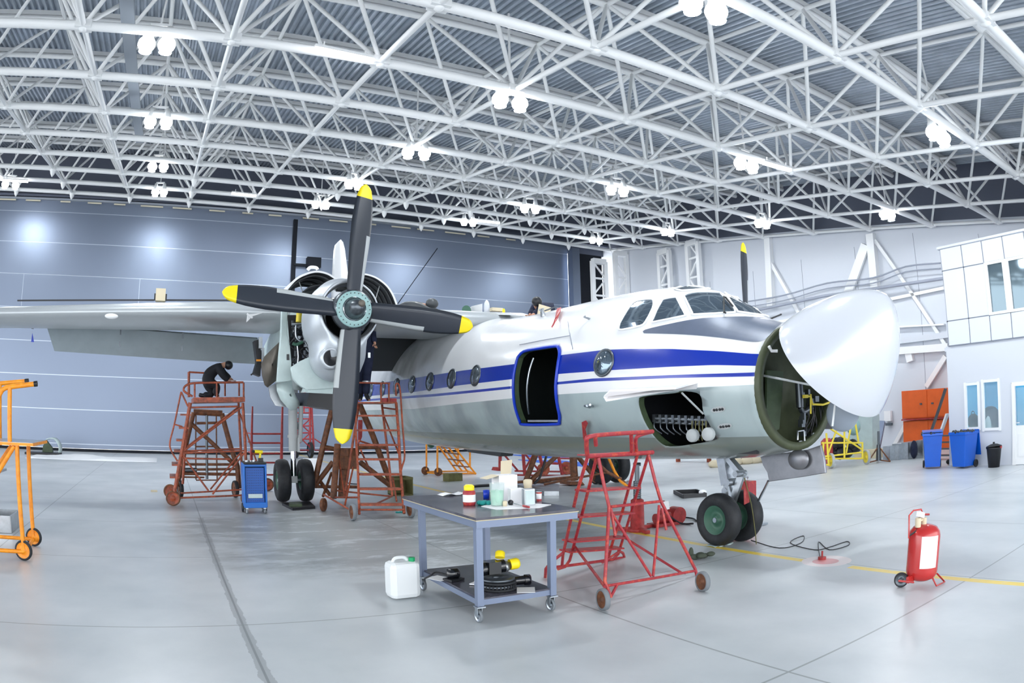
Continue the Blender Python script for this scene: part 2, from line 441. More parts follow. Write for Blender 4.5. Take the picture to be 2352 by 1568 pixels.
LP = [((337, 100), (383, 102), 'above the left wing, nearest of its row'), ((1587, 5), (1645, 26), 'at the top edge, largest of all'),
 ((345, 278), (382, 280), 'second from the top over the left wing'), ((350, 382), (376, 382), 'third from the top over the left wing'),
 ((357, 441), (376, 441), 'lowest over the left wing by the grey doors'), ((937, 349), (975, 352), 'just right of the upright propeller blade'),
 ((1149, 227), (1194, 237), 'high above the aircraft wing root'), ((1404, 434), (1432, 438), 'high above the cockpit side windows'),
 ((1205, 477), (1230, 479), 'over the fuselage middle left of the cockpit'), ((725, 468), (749, 470), 'left of the propeller tip near the doors'),
 ((802, 421), (823, 424), 'behind the yellow tip of the upright blade'), ((1700, 373), (1728, 382), 'above the open nose, left of a tube light'),
 ((2143, 302), (2167, 318), 'furthest right, under a thick chord'), ((2030, 491), (2046, 495), 'low right, over the white wall column'),
 ((1742, 511), (1760, 514), 'just right above the far propeller blade'), ((1526, 531), (1541, 533), 'low, between the corner columns and the far blade'),
 ((1361, 550), (1377, 552), 'lowest, over the right end of the doors'), ((1066, 508), (1086, 510), 'beside the far tube light by the grey doors'),
 ((12, 423), (36, 425), 'at the left edge under the far left tube light')]
def lamp_at(px, py, dz): return PP(px, py, (0, 0, 6.92 + dz), (.0141, -.1501, 1))
for k, (a, b, txt) in enumerate(LP):
    pa, pb = lamp_at(*a, -.22), lamp_at(*b, -.22); mid = (pa + pb) / 2
    t = thing('twin_lamp', 'glowing pair of high bay lamps ' + txt, 'lamp', mid, 'high bay lamps under the roof frame')
    up = Vector((0, 0, .42)); m = MB()
    m.bar(pa + up, pb + up, .06); m.bar(mid + up, mid + Vector((0, 0, 2.3)), .04); m.build('mounting_bar', 'truss_white', t)
    for p in (pa, pb):
        h = MB().lathe([(.0, .40), (.07, .38), (.09, .22), (.13, .1), (.14, .06), (.1, .08)], p, n=16).build('lamp_head', 'truss_white', t)
        MB().ball(p + Vector((0, 0, -.01)), .18, (1, 1, .9), n=16, k=10).build('lens', 'lamp_lens', h); MB().add([p + Vector((.13 * math.cos(-2 * PI * k_ / 18), .13 * math.sin(-2 * PI * k_ / 18), -.178)) for k_ in range(18)], [tuple(range(18))]).build('diode_disc', 'lamp_diode', h, fixn=False)
TL = [((722, 112), (858, 140), 'largest tube light, above the propeller on a roof chord'), ((1754, 374), (1816, 391), 'tube light on a chord above the open nose'),
      ((532, 444), (588, 450), 'tube light above the left wing near the grey doors'), ((1092, 506), (1147, 512), 'tube light over the fuselage near the grey doors'),
      ((6, 414), (64, 417), 'tube light at the left edge of the roof')]
for a, b, txt in TL:
    A_, B_ = lamp_at(*a, -.16), lamp_at(*b, -.16)
    t = thing('tube_light', 'bright ' + txt, 'lamp', (A_ + B_) / 2, 'tube lights on the roof chords')
    up = Vector((0, 0, .06)); m = MB().bar(A_ + up, B_ + up, .12, .06)
    for q_ in (.15, .85): m.bar(lerp(A_, B_, q_) + up, lerp(A_, B_, q_) + Vector((0, .0, .2)), .03)
    m.build('fixture_body', 'truss_white', t)
    MB().bar(A_, B_, .11, .07).build('diffuser', 'tube_glow', t)
# ================================================================ THE AIRCRAFT
XC = 6.75
T_W = [(5.35, .745), (5.7, .87), (6.2, 1.01), (6.8, 1.14), (7.6, 1.27), (8.6, 1.38), (9.8, 1.44), (11, 1.45), (18, 1.45), (21, 1.22), (24, .86), (26.5, .48), (28.2, .16)]
T_ZC = [(5.35, 2.03), (7, 2.12), (9, 2.3), (18, 2.34), (22, 2.6), (28.2, 3.2)]
T_ZT = [(5.35, 2.775), (5.65, 2.87), (5.95, 2.985), (6.25, 3.17), (6.6, 3.37), (7.1, 3.52), (7.7, 3.59), (8.6, 3.63), (11, 3.67), (12.4, 3.76), (13.6, 3.98), (15.4, 3.98), (17.4, 3.76), (20, 3.68), (28.2, 3.5)]
T_ZB = [(5.35, 1.285), (5.95, 1.185), (7.1, 1.14), (9, 1.08), (11.3, 1.05), (16, 1.08), (18, 1.16), (20, 1.36), (22, 1.72), (25, 2.35), (28.2, 2.9)]
def fus(y, k, n, ins=0.0):
    w, zc, zt, zb = (smooth(T, y) for T in (T_W, T_ZC, T_ZT, T_ZB)); t = 2 * PI * k / n; c, s = math.cos(t), math.sin(t)
    w -= ins; zt -= ins; zb += ins
    return Vector((XC + w * c, y, zc + ((zt - zc) if s > 0 else (zc - zb)) * s))
NR = 72
ys = [5.35 + .1 * i for i in range(36)] + [8.95 + .25 * i for i in range(1, 38)] + [18.45 + .5 * i for i in range(1, 20)]
rings = [(y, 0.0, 0) for y in reversed(ys)] + [(5.35, .075, 2), (5.37, .085, 2)] + [(y, .085, 1) for y in ys[2:-6]]
m = MB(); vs = []; fs = []
for y, ins, mm in rings: vs += [fus(y, k, NR, ins) for k in range(NR)]
m.v = vs
for i in range(len(rings) - 1):
    mi = 2 if rings[i + 1][2] == 2 or rings[i][2] == 2 else rings[i][2]
    for k in range(NR):
        m.f.append((i * NR + k, i * NR + (k + 1) % NR, (i + 1) * NR + (k + 1) % NR, (i + 1) * NR + k)); m.m.append(mi); m.s.append(True)
m.f += [tuple(range(NR)), tuple(range(len(vs) - NR, len(vs)))]; m.m += [0, 1]; m.s += [False, False]
BV = BVHTree.FromPolygons([tuple(v) for v in vs], [f for f in m.f[:(len(ys) - 1) * NR]])
def onf(px, py, off=0.0):
    d = ray(px, py); h = BV.ray_cast(C0, d)
    if h[0] is None:
        best = None
        for q in range(50, 220):
            p = C0 + d * (q * .1); r_ = BV.find_nearest(p)
            if best is None or r_[3] < best[3]: best = r_
        h = best
    p, nn = Vector(h[0]), Vector(h[1])
    if nn.dot(d) > 0: nn = -nn
    return p + nn * off
def tab(pts): return sorted([(onf(*p).y, onf(*p).z) for p in pts])
BLT = tab([(1738, 813), (1650, 806), (1540, 801), (1450, 801), (1390, 803), (1290, 815), (1180, 836), (1060, 851), (950, 868)])
BLB = tab([(1738, 840), (1640, 838), (1540, 842), (1400, 850), (1290, 858), (1180, 870), (1060, 884), (950, 900)])
THT = tab([(1733, 855), (1540, 861), (1360, 869), (1290, 876), (1180, 886), (1000, 904)])
THB = tab([(1733, 864), (1540, 868), (1360, 876), (1290, 882), (1180, 892), (1000, 910)])
GRT = tab([(1733, 883), (1615, 889), (1500, 894), (1360, 901), (1290, 905), (1180, 914), (1060, 926), (950, 939)])
def paint():
    mm = mat('aircraft_paint', (230, 232, 234), .22, spec=.6, coat=.3)
    nt = mm.node_tree; N = nt.nodes; L = nt.links; b = N['Principled BSDF']
    g = N.new('ShaderNodeNewGeometry'); s = N.new('ShaderNodeSeparateXYZ'); L.new(g.outputs['Position'], s.inputs[0])
    def mth(op, a, bb=None):
        n = N.new('ShaderNodeMath'); n.operation = op
        for i, v in enumerate((a, bb)):
            if v is None: continue
            if isinstance(v, (int, float)): n.inputs[i].default_value = v
            else: L.new(v, n.inputs[i])
        return n.outputs[0]
    t = mth('DIVIDE', mth('SUBTRACT', s.outputs[1], 5.0), 24.0)
    def curve(T):
        n = N.new('ShaderNodeFloatCurve'); c = n.mapping.curves[0]; n.mapping.extend = 'HORIZONTAL'
        P = [((y - 5) / 24, z / 5) for y, z in T]; P = [(max(0, P[0][0] - .02), P[0][1])] + P + [(1, P[-1][1] + .01)]
        c.points[0].location = P[0]; c.points[1].location = P[-1]
        for q in P[1:-1]: c.points.new(*q)
        for q in c.points: q.handle_type = 'VECTOR'
        n.mapping.update(); L.new(t, n.inputs['Value']); return mth('MULTIPLY', n.outputs[0], 5.0)
    z = s.outputs[2]
    def mix(f, a, c):
        n = N.new('ShaderNodeMix'); n.data_type = 'RGBA'; L.new(f, n.inputs[0])
        if isinstance(a, tuple): n.inputs[6].default_value = (*a, 1)
        else: L.new(a, n.inputs[6])
        if isinstance(c, tuple): n.inputs[7].default_value = (*c, 1)
        else: L.new(c, n.inputs[7])
        return n.outputs[2]
    mp = N.new('ShaderNodeMapping'); mp.inputs['Scale'].default_value = (1, .8, .25); L.new(g.outputs['Position'], mp.inputs[0])
    nz = N.new('ShaderNodeTexNoise'); nz.inputs['Scale'].default_value = 1.7; nz.inputs['Detail'].default_value = 5; L.new(mp.outputs[0], nz.inputs['Vector'])
    rp = N.new('ShaderNodeValToRGB'); rp.color_ramp.elements[0].position = .42; rp.color_ramp.elements[1].position = .66
    rp.color_ramp.elements[0].color = (*lin((166, 182, 184)), 1); rp.color_ramp.elements[1].color = (*lin((142, 156, 160)), 1); L.new(nz.outputs['Fac'], rp.inputs[0])
    grey = mix(mth('LESS_THAN', z, 1.47), rp.outputs[0], lin((126, 136, 132)))
    col = mix(mth('LESS_THAN', z, curve(GRT)), lin((230, 232, 235)), grey)
    bl = lin((8, 46, 164))
    col = mix(mth('MULTIPLY', mth('LESS_THAN', z, curve(BLT)), mth('GREATER_THAN', z, curve(BLB))), col, bl)
    col = mix(mth('MULTIPLY', mth('LESS_THAN', z, curve(THT)), mth('GREATER_THAN', z, curve(THB))), col, bl)
    # soot behind the engine exhaust, on the flank under the wing
    sy = mth('SUBTRACT', 1.0, mth('ABSOLUTE', mth('DIVIDE', mth('SUBTRACT', s.outputs[1], 15.2), 2.2)))
    nz2 = N.new('ShaderNodeTexNoise'); nz2.inputs['Scale'].default_value = 1.3; nz2.inputs['Detail'].default_value = 6; L.new(mp.outputs[0], nz2.inputs['Vector'])
    so = mth('MULTIPLY', mth('MAXIMUM', sy, 0.0), mth('MULTIPLY', mth('MAXIMUM', mth('SUBTRACT', nz2.outputs['Fac'], .42), 0.0), 3.2))
    col = mix(mth('MINIMUM', so, .5), col, lin((96, 92, 86)))
    L.new(col, b.inputs['Base Color'])
    nb = N.new('ShaderNodeTexNoise'); nb.inputs['Scale'].default_value = 2.2; L.new(g.outputs['Position'], nb.inputs['Vector'])
    bp = N.new('ShaderNodeBump'); bp.inputs['Strength'].default_value = .25; bp.inputs['Distance'].default_value = .02; L.new(nb.outputs['Fac'], bp.inputs['Height']); L.new(bp.outputs[0], b.inputs['Normal'])
paint()
mat('bay_green', (70, 88, 62), .5, noise=.3, nscale=5); mat('cabin_dark', (34, 42, 44), .55); mat('bulkhead_green', (74, 82, 58), .5, noise=.25, nscale=4)
mat('glare_grey', (98, 108, 128), .34, metal=.1, noise=.1, nscale=4); mat('nacelle_silver', (192, 199, 206), .36, metal=.4, noise=.06, nscale=3)
mat('panel_mint', (196, 214, 214), .38, noise=.1, nscale=5); mat('blade_black', (44, 50, 60), .38, spec=.5); mat('boot_grey', (178, 184, 186), .6)
mat('tip_yellow', (250, 226, 30), .4); mat('wing_grey', (184, 190, 194), .3, metal=.3, noise=.06, nscale=1.0); mat('flap_grey', (158, 170, 176), .4, noise=.12, nscale=2)
mat('glass_dark', (104, 114, 124), .08, metal=.6, spec=.8); mat('glass_cab', (112, 128, 142), .04, metal=.75, spec=.9); mat('soot', (104, 98, 90), .5, metal=.3, noise=.3, nscale=3); mat('blue_trim', (16, 58, 190), .3)
mat('hub_mint', (150, 186, 186), .45); mat('wheel_green', (56, 98, 80), .42); mat('grey_and_flap_shade', (62, 66, 70), .5)
AC = thing('twin_propeller_aircraft', 'white blue and grey high wing twin propeller airliner standing with its nose cone open', 'airplane', (XC, 14, 0))
O = ORG[AC.name]
fz = m.build('fuselage', ['aircraft_paint', 'cabin_dark', 'bulkhead_green', 'bay_green'], AC)
def z5(pts, ox, oy, s): return [(ox + x / s, oy + y / s) for x, y in pts]
DOOR = z5([(1180, 720), (1230, 672), (1350, 650), (1480, 632), (1508, 650), (1515, 700), (1500, 800), (1485, 950), (1495, 1080), (1515, 1180), (1512, 1230), (1490, 1250), (1230, 1255), (1195, 1225), (1160, 1120), (1145, 1000), (1150, 850)], 860, 620, 3.563)
HATCH = z5([(340, 920), (400, 905), (600, 885), (640, 872), (755, 885), (790, 930), (800, 1020), (850, 1120), (895, 1200), (880, 1225), (720, 1255), (560, 1270), (490, 1240), (420, 1160), (370, 1070), (338, 970)], 1360, 620, 3.137)
def densify(poly, k=3, closed=True):
    return [p.xy[:] for p in arc([Vector((*q, 0)) for q in (poly + poly[:1] if closed else poly)], k)][:-1 if closed else None]
def cutter(px):
    P = [onf(*q) for q in densify(px, 3)]
    c = MB().prism([Vector((p.x - .35, p.y, p.z)) for p in P], (.85, 0, 0))
    return c.build('cutter', 'bay_green')
for px in (DOOR, HATCH):
    c = cutter(px); md = fz.modifiers.new('b', 'BOOLEAN'); md.operation = 'DIFFERENCE'; md.solver = 'EXACT'; md.object = c
    bpy.context.view_layer.update()
    dg = bpy.context.evaluated_depsgraph_get(); me = bpy.data.meshes.new_from_object(fz.evaluated_get(dg)); fz.modifiers.clear(); fz.data = me; bpy.data.objects.remove(c)
def patch(name, px, matn, off=.012, parent=None, rings=5, k=3, **kw):
    P = densify(px, k) if k > 1 else px; cx = sum(p[0] for p in P) / len(P); cy = sum(p[1] for p in P) / len(P); n = len(P); vs = [onf(cx, cy, off)]
    for r_ in range(1, rings + 1):
        t = r_ / rings; vs += [onf(cx + (p[0] - cx) * t, cy + (p[1] - cy) * t, off) for p in P]
    fs = [(0, 1 + j, 1 + (j + 1) % n) for j in range(n)]
    for r_ in range(rings - 1):
        a = 1 + r_ * n; b = a + n; fs += [(a + j, b + j, b + (j + 1) % n, a + (j + 1) % n) for j in range(n)]
    ob = MB().add(vs, fs, 0, True).build(name, matn, parent or AC, **kw)
    return ob, [onf(*p, off) for p in P]
# cargo doorway: blue rim, dark cabin with floor and a door leaf slid inside
P = [onf(*q, .01) for q in densify(DOOR, 3)]; pc = sum(P, Vector()) / len(P)
fr = MB().tube([pc + (p - pc) * 1.02 for p in P], .024, n=8, closed=True).build('door_frame', 'blue_trim', AC, label='bright blue rim around the open cargo doorway')
MB().box((XC, 9.4, 1.55), (1.7, 3.0, .06)).build('cabin_floor', 'steel_dark', AC)
for y_ in (7.9, 10.9): MB().prism([fus(y_, k, NR, .1) for k in range(NR)], (0, .03, 0)).build('cabin_partition', 'cabin_dark', AC)
m = MB(); m.box((XC - .2, 9.6, 1.8), (.5, .5, .45)); m.box((XC - .2, 9.85, 2.1), (.5, .08, .7)); m.build('cabin_seat', 'black', AC)
m = MB(); m.tube(arc([onf(*q, -.16) for q in z5([(1235, 690), (1200, 800), (1180, 950), (1185, 1100), (1205, 1220)], 860, 620, 3.563)]), .018); m.build('door_slide_rail', 'steel', AC)
m = MB(); a, b = onf(1213, 968, -.02), onf(1282, 968, -.02); m.bar(a, b, .05, .03); m.build('door_sill', 'alu', AC)
# round cabin windows
for i, (wy, wz) in enumerate([(7.62, 2.48), (11.19, 2.52), (12.24, 2.52), (13.33, 2.52), (14.36, 2.51), (15.4, 2.51), (16.45, 2.51), (17.5, 2.51)]):
    w, zc, zt = smooth(T_W, wy), smooth(T_ZC, wy), smooth(T_ZT, wy)
    s_ = (wz - zc) / (zt - zc); cx = XC - w * math.sqrt(1 - s_ * s_)
    nn = Vector((-(cx - XC) * -1 / w**2, 0, (wz - zc) / (zt - zc)**2)).normalized()
    if i == 0:
        e = .02; d1 = Vector((-(smooth(T_W, wy + e) - w) / e, 1, 0)).normalized(); nn = (nn - d1 * nn.dot(d1)).normalized()
    c = Vector((cx, wy, wz)); g = MB().lathe([(.0, .045), (.08, .036), (.14, .018), (.172, .0), (.172, -.02)], c + nn * .004, nn, n=28).build('cabin_window', 'glass_dark' if i else 'glass_cab', AC)
    MB().lathe([(.165, .0), (.182, .02), (.196, .004), (.19, -.03)], c, nn, n=28).build('window_rim', 'steel_dark', g)
# cockpit glazing
for q, lab in ((((200, 425), (207, 385), (262, 290), (302, 242), (352, 224), (428, 218), (441, 236), (434, 284), (384, 378), (344, 404), (222, 430)), None),
          (((438, 377), (468, 300), (502, 236), (522, 216), (598, 203), (612, 213), (640, 268), (668, 322), (655, 333)), None),
          (((668, 192), (690, 178), (762, 165), (903, 168), (926, 180), (975, 232), (1020, 286), (1022, 304), (998, 308), (742, 322), (727, 310), (700, 255)), None),
          (((958, 168), (1060, 172), (1128, 194), (1195, 255), (1262, 328), (1240, 330), (1062, 305), (1046, 294), (1000, 230)), None),
          (((596, 140), (640, 126), (700, 115), (800, 117), (848, 130), (792, 142), (650, 152)), 'small oval roof window above the cockpit')):
    g, P = patch('cockpit_window', z5(q, 1360, 620, 3.137), 'glass_cab', .012, k=2, label=lab)
    pc = sum(P, Vector()) / len(P); MB().tube([pc + (p - pc) * 1.03 for p in P], .014, n=6, closed=True).build('window_frame', 'white_paint', g)
# grey anti glare panel on the nose
patch('anti_glare_panel', z5([(375, 456), (381, 431), (560, 388), (740, 354), (900, 341), (1100, 336), (1280, 348), (1372, 370), (1330, 415), (1268, 482), (1230, 508), (1180, 518), (1100, 512), (940, 490), (760, 472), (600, 462)], 1360, 620, 3.137), 'glare_grey', .004, rings=10, label='dull grey anti glare paint in front of the windscreen')
m = MB()
for (a, b) in (((945, 215), (950, 325)), ((955, 220), (1010, 280)), ((948, 325), (965, 330))):
    m.tube([onf(*z5([a], 1360, 620, 3.137)[0], .05), onf(*z5([b], 1360, 620, 3.137)[0], .04)], .012, n=6)
m.build('windscreen_wiper', 'black', AC)
MB().tube([onf(1768, 725, .03), onf(1792, 732, .09)], .012).build('temperature_probe', 'black', AC)
m = MB()
for q in ((1354, 732), (1355, 935), (1362, 933)):
    p = onf(*q); m.tube([p, p + Vector((-.10, -.02, .02)), p + Vector((-.13, -.12, .02))], .016)
m.split('pitot_tube', 'steel', AC)
p = onf(1248, 725); MB().lathe([(.05, 0), (.03, .09), (.055, .12)], p, (-.4, -.1, 1), n=10).build('drain_mast', 'alu', AC)
m = MB(); m.tube([onf(*q, .008) for q in ((1297, 700), (1305, 740), (1311, 775), (1316, 802))], .007, n=5); m.tube([onf(*q, .008) for q in ((1194, 792), (1250, 781), (1309, 771))], .006, n=5); m.split('skin_seam', 'seam_grey', AC)
MB().tube([onf(1252, 716, .03), onf(1275, 706, .05), onf(1297, 697, .06)], .012).build('roof_antenna', 'steel_dark', AC)
# static ports below the stripe
for cx, cy in ((1650, 940), (1665, 978)):
    g, P = patch('sensor_plate', [(cx + 17 * math.cos(t), cy + 7 * math.sin(t) - (2 * math.cos(t))) for t in [k * PI / 8 for k in range(16)]], 'boot_grey', .008, k=1, rings=2)
    m = MB()
    for dx in (-9, -3, 4, 10): p = onf(cx + dx, cy - dx * .12, .006); m.ball(p, .018, n=8, k=5)
    m.split('port_hole', 'black', g)
# service hatch: lid held up, dark bay with plumbing
hl = [PX(1470, 905, 5.42), PX(1545, 897, 5.52), PX(1600, 893, 5.62), PX(1602, 880, 5.58), PX(1580, 886, 5.50), PX(1552, 894, 5.25), PX(1500, 896, 4.95), PX(1400, 899, 4.62), PX(1386, 912, 4.60), PX(1392, 922, 4.63)]
lid = MB().prism(hl, (0.012, .0, .022)).build('hatch_lid', 'white_paint', AC, label='white hatch lid held open above the service bay', weld=True)
MB().tube([PX(1566, 902, 5.45), onf(1615, 950, .0)], .012, n=6).build('hatch_stay', 'boot_grey', AC)
m = MB(); m.box((XC - .35, 6.15, 1.75), (.05, .9, 1.0)); m.prism([fus(7.2, k, NR, .1) for k in range(NR)], (0, .03, 0)); m.build('service_bay_wall', 'black', AC)
m = MB(); q0, q1 = PX(1505, 960, 5.85), PX(1625, 965, 5.98)
m.cyl(q0, q1, .03, n=8); m.cyl(q0 + Vector((0, 0, -.05)), q1 + Vector((0, 0, -.05)), .018, n=8)
for k in range(9):
    p = lerp(q0, q1, k / 8); m.box(p, (.06, .05, .1)); m.tube(arc([p, p + Vector((-.05, -.04, -.12)), p + Vector((.04, -.08, -.2))], 3), .01, n=5)
m.build('bay_pipe_rack', 'steel_dark', AC)
for px, py in ((1589, 1000), (1625, 997)):
    p = PX(px, py, 5.75); MB().lathe([(0, .02), (.07, .02), (.08, 0), (.08, -.05)], p, (-1, -.3, 0), n=18).build('pressure_gauge', 'boot_grey', AC)
m = MB()
for k in range(5):
    a = PX(1590 + 8 * k, 966, 5.9); m.tube(arc([a, a + Vector((-.04, -.03, -.15)), a + Vector((.0, .03, -.19)), a + Vector((.02, .03, -.24))], 4), .008, n=5)
m.build('bay_hoses', 'wood_green', AC)
# nose: green frame ring, bulkhead with radar gear, open nose cone hinged at the top
RO = Vector((XC, 5.35, 2.03))
MB().lathe([(.66, .0), (.66, -.03), (.755, -.03), (.755, .035), (.745, .05)], RO, (0, 1, 0), n=56).build('nose_ring', 'bulkhead_green', AC, label='dark green frame ring around the open nose')
nb = MB().lathe([(0, .30), (.68, .30), (.69, .02)], RO, (0, 1, 0), n=48).build('nose_bulkhead', 'bulkhead_green', AC)
nw = lambda px, py, y: PY(px, py, y)
m = MB(); m.prism([nw(*q, 5.55) for q in ((1762, 850), (1800, 852), (1790, 985), (1778, 990), (1760, 960))], (0, .03, 0)); m.build('insulation_blanket', 'bay_green', nb)
m = MB(); m.prism([nw(*q, 5.5) for q in ((1890, 905), (1915, 940), (1912, 985), (1885, 985))], (0, .05, 0)); m.build('nose_recess', 'black', nb)
m = MB(); a = nw(1835, 880, 5.4); b = nw(1838, 935, 5.4); m.cyl(a, b, .05, n=10); m.tube(arc([b, b + Vector((.06, 0, -.06)), b + Vector((.16, -.02, -.02))], 4), .035)
for k in range(14):
    p = nw(1850 + random.uniform(-12, 28), 900 + 8 * k, 5.38 + random.uniform(-.05, .1)); m.box(p, (random.uniform(.03, .1), .06, random.uniform(.03, .1)))
m.split('radar_drive', 'steel_dark', nb)
m = MB(); R_ = lambda *a: [nw(*q, 5.3) for q in a]
m.tube(R_((1848, 909), (1862, 910), (1866, 928), (1890, 929), (1905, 924)), .014); m.tube(R_((1862, 905), (1862, 950)), .012); m.box(nw(1850, 910, 5.3), (.07, .04, .04))
m.build('yellow_bracket', 'yellow_paint', nb)
m = MB(); m.tube(R_((1832, 1010), (1832, 990), (1846, 988), (1848, 1012)), .012); m.box(nw(1869, 1003, 5.35), (.07, .03, .1)); m.box(nw(1838, 1014, 5.35), (.06, .02, .02)); m.split('connector_box', 'alu', nb)
m = MB()
for k in range(12):
    a = nw(1862 + random.uniform(-18, 25), 920 + random.uniform(0, 20), 5.4); m.tube(arc([a, a + Vector((random.uniform(-.05, .05), -.03, -.15)), a + Vector((random.uniform(-.1, .1), 0, -.3)), a + Vector((random.uniform(-.1, .1), .02, -.42))], 4), .008, n=5)
m.build('wiring_loom', 'black', nb)
al = .703; ax = Vector((0, -math.cos(al), math.sin(al))); dn = Vector((0, -math.sin(al), -math.cos(al)))
rc = Vector((6.73, 5.26, 2.822)) + dn * .776; L_ = 1.084; prof = []
for k in range(19):
    t = k / 18; a_ = t * PI / 2; prof.append((.776 * math.cos(a_) ** 1.21 if k < 18 else 0.0, L_ * math.sin(a_) ** 1.509))
mat('radome_white', (206, 211, 220), .2, coat=.6); mat('radome_inside', (150, 162, 176), .5)
nc = MB().lathe(prof, rc, ax, n=64)
nc.lathe([(r_ * .97, h * .97) for r_, h in prof], rc, ax, n=48, m=1); nc.lathe([(.776, 0), (.753, 0)], rc, ax, n=48)
nc.build('nose_cone', ['radome_white', 'radome_inside'], AC, label='glossy white nose cone swung up and open', fixn=False)
MB().tube([nw(1752, 862, 5.45), rc + dn * .3 + Vector((-.6, 0, 0))], .014, n=6).build('nose_cone_stay', 'boot_grey', AC)
MB().tube([nw(1766, 795, 5.3), nw(1772, 806, 5.3), nw(1786, 806, 5.25)], .02, n=6).build('hinge_fitting', 'white_paint', AC)
dc = PX(1935, 950, 6.9); MB().ball(dc, .21, (.55, 1.1, 1.0), n=24, k=14).build('radar_dish', 'radome_inside', AC)
MB().tube([PX(1918, 930, 6.6), PX(1912, 978, 6.6)], .014, n=6).build('dish_clip', 'white_paint', AC)
# ---------------------------------------------------------------- wings
def airfoil(n=14):
    up = [];lo = []
    for i in range(n + 1):
        x = (1 - math.cos(PI * i / n)) / 2
        t = 5 * (.2969 * math.sqrt(x) - .126 * x - .3516 * x**2 + .2843 * x**3 - .1036 * x**4)
        up.append((x, t * 1.15)); lo.append((x, -t * .85))
    return up[::-1] + lo[1:]
AF = airfoil()
def wing(side, secs, name, mts):
    m = MB(); S_ = []
    for x, yl, c, z, th in secs:
        S_.append([Vector((XC + side * (x - XC) * -1 if side > 0 else x, yl + a * c, z + b * c * th)) for a, b in AF])
    n = len(AF); m.grid(lambda i, j: S_[i][j], len(S_), n, closev=True)
    m.add(S_[-1], [tuple(range(n))]); m.add(S_[0], [tuple(range(n))])
    return m.build(name, mts, AC)
SEC = [(XC, 12.65, 3.3, 3.72, .165), (2.7, 12.65, 3.25, 3.68, .16), (.9, 12.7, 3.0, 3.66, .155), (-3.3, 13.15, 2.3, 3.52, .14), (-6.5, 13.5, 1.7, 3.4, .13), (-7.6, 13.75, 1.2, 3.36, .12), (-7.9, 14.1, .6, 3.35, .1)]
wing(-1, SEC, 'starboard_wing', 'wing_grey'); wing(1, SEC, 'port_wing', 'wing_grey')
# flaps lowered
def flap(a, b, c, d, th, name, mt):
    q = [Vector(v) for v in (a, b, c, d)]; nn = (q[1] - q[0]).cross(q[3] - q[0]).normalized() * th
    return MB().prism(q, nn).build(name, mt, AC)
fl = flap(PY(105, 742, 15.0), PY(592, 778, 15.5), PY(588, 836, 15.95), PY(125, 806, 15.4), .06, 'outer_flap', 'flap_grey')
m = MB()
for px, py in ((277, 762), (275, 790), (420, 770), (418, 800)): m.box(PY(px, py, 14.9 + (py - 760) * .008), (.03, .02, .12))
m.split('flap_track_fitting', 'steel_dark', fl)
flap(PY(864, 757, 15.5), PY(1000, 757, 15.5), PY(930, 852, 16.0), PY(845, 852, 16.0), .06, 'inner_flap', 'grey_and_flap_shade')  # dark grey here puts the shadow under the wing into the flap's colour
MB().ball(PY(256, 726, 12.75), .1, (1.3, .5, .5), n=16).build('landing_light', 'white_paint', AC)
m = MB(); m.tube([PY(75, 746, 15.2), PY(75, 755, 15.2)], .03); m.box(PY(63, 745, 15.2), (.05, .05, .05)); m.split('hinge_bracket', 'steel_dark', AC)
m = MB(); p = PY(74, 772, 15.2); m.prism([p + Vector((0, 0, .07)), p + Vector((.05, 0, -.12)), p + Vector((-.02, 0, -.12))], (0, .01, 0)); m.build('warning_tag', 'blue_trim', AC)
m = MB(); a = PY(568, 722, 12.1); m.prism([a, PY(604, 718, 12.1), PY(580, 726, 12.1), PY(566, 740, 12.1)], (0, .02, 0)); m.bar(PY(567, 720, 12.0), PY(580, 730, 12.0), .03); m.build('open_access_panel', 'white_paint', AC)
# dorsal fin and stabiliser
m = MB(); m.grid(lambda i, j: Vector((XC + (-1, 0, 1, 0)[j] * (.13, .12, .10, .06, .02)[i], (22.3 + 1.02 * i * (1.0), 24.6 + .85 * i, 28.4 - .1 * i, 24.6 + .85 * i)[j] if j != 2 or True else 0, 3.5 + i * 1.33)), 5, 4, closev=True)
m = MB(); FS = [(22.0, 28.3, 3.5, .16), (23.6, 28.25, 4.9, .13), (25.1, 28.1, 6.6, .1), (26.0, 27.95, 8.3, .07), (26.3, 27.9, 8.65, .05), (26.7, 27.7, 8.85, .02)]
m.grid(lambda i, j: Vector((XC + (0, -1, -.6, 0, .6, 1)[j] * FS[i][3], FS[i][0] + (FS[i][1] - FS[i][0]) * (0, .3, .7, 1, .7, .3)[j], FS[i][2])), 6, 6, closev=True); m.build('tail_fin', 'white_paint', AC)
for s_ in (-1, 1):
    m = MB(); S_ = [(0, 25.8, 28.2, .12), (4.4, 26.7, 28.0, .05)]
    m.grid(lambda i, j: Vector((XC + s_ * S_[i][0], S_[i][1] + (S_[i][2] - S_[i][1]) * (0, .3, 1, .3)[j], 3.75 + S_[i][0] * .12 + (0, 1, 0, -1)[j] * S_[i][3])), 2, 4, closev=True); m.build('stabiliser', 'white_paint', AC)
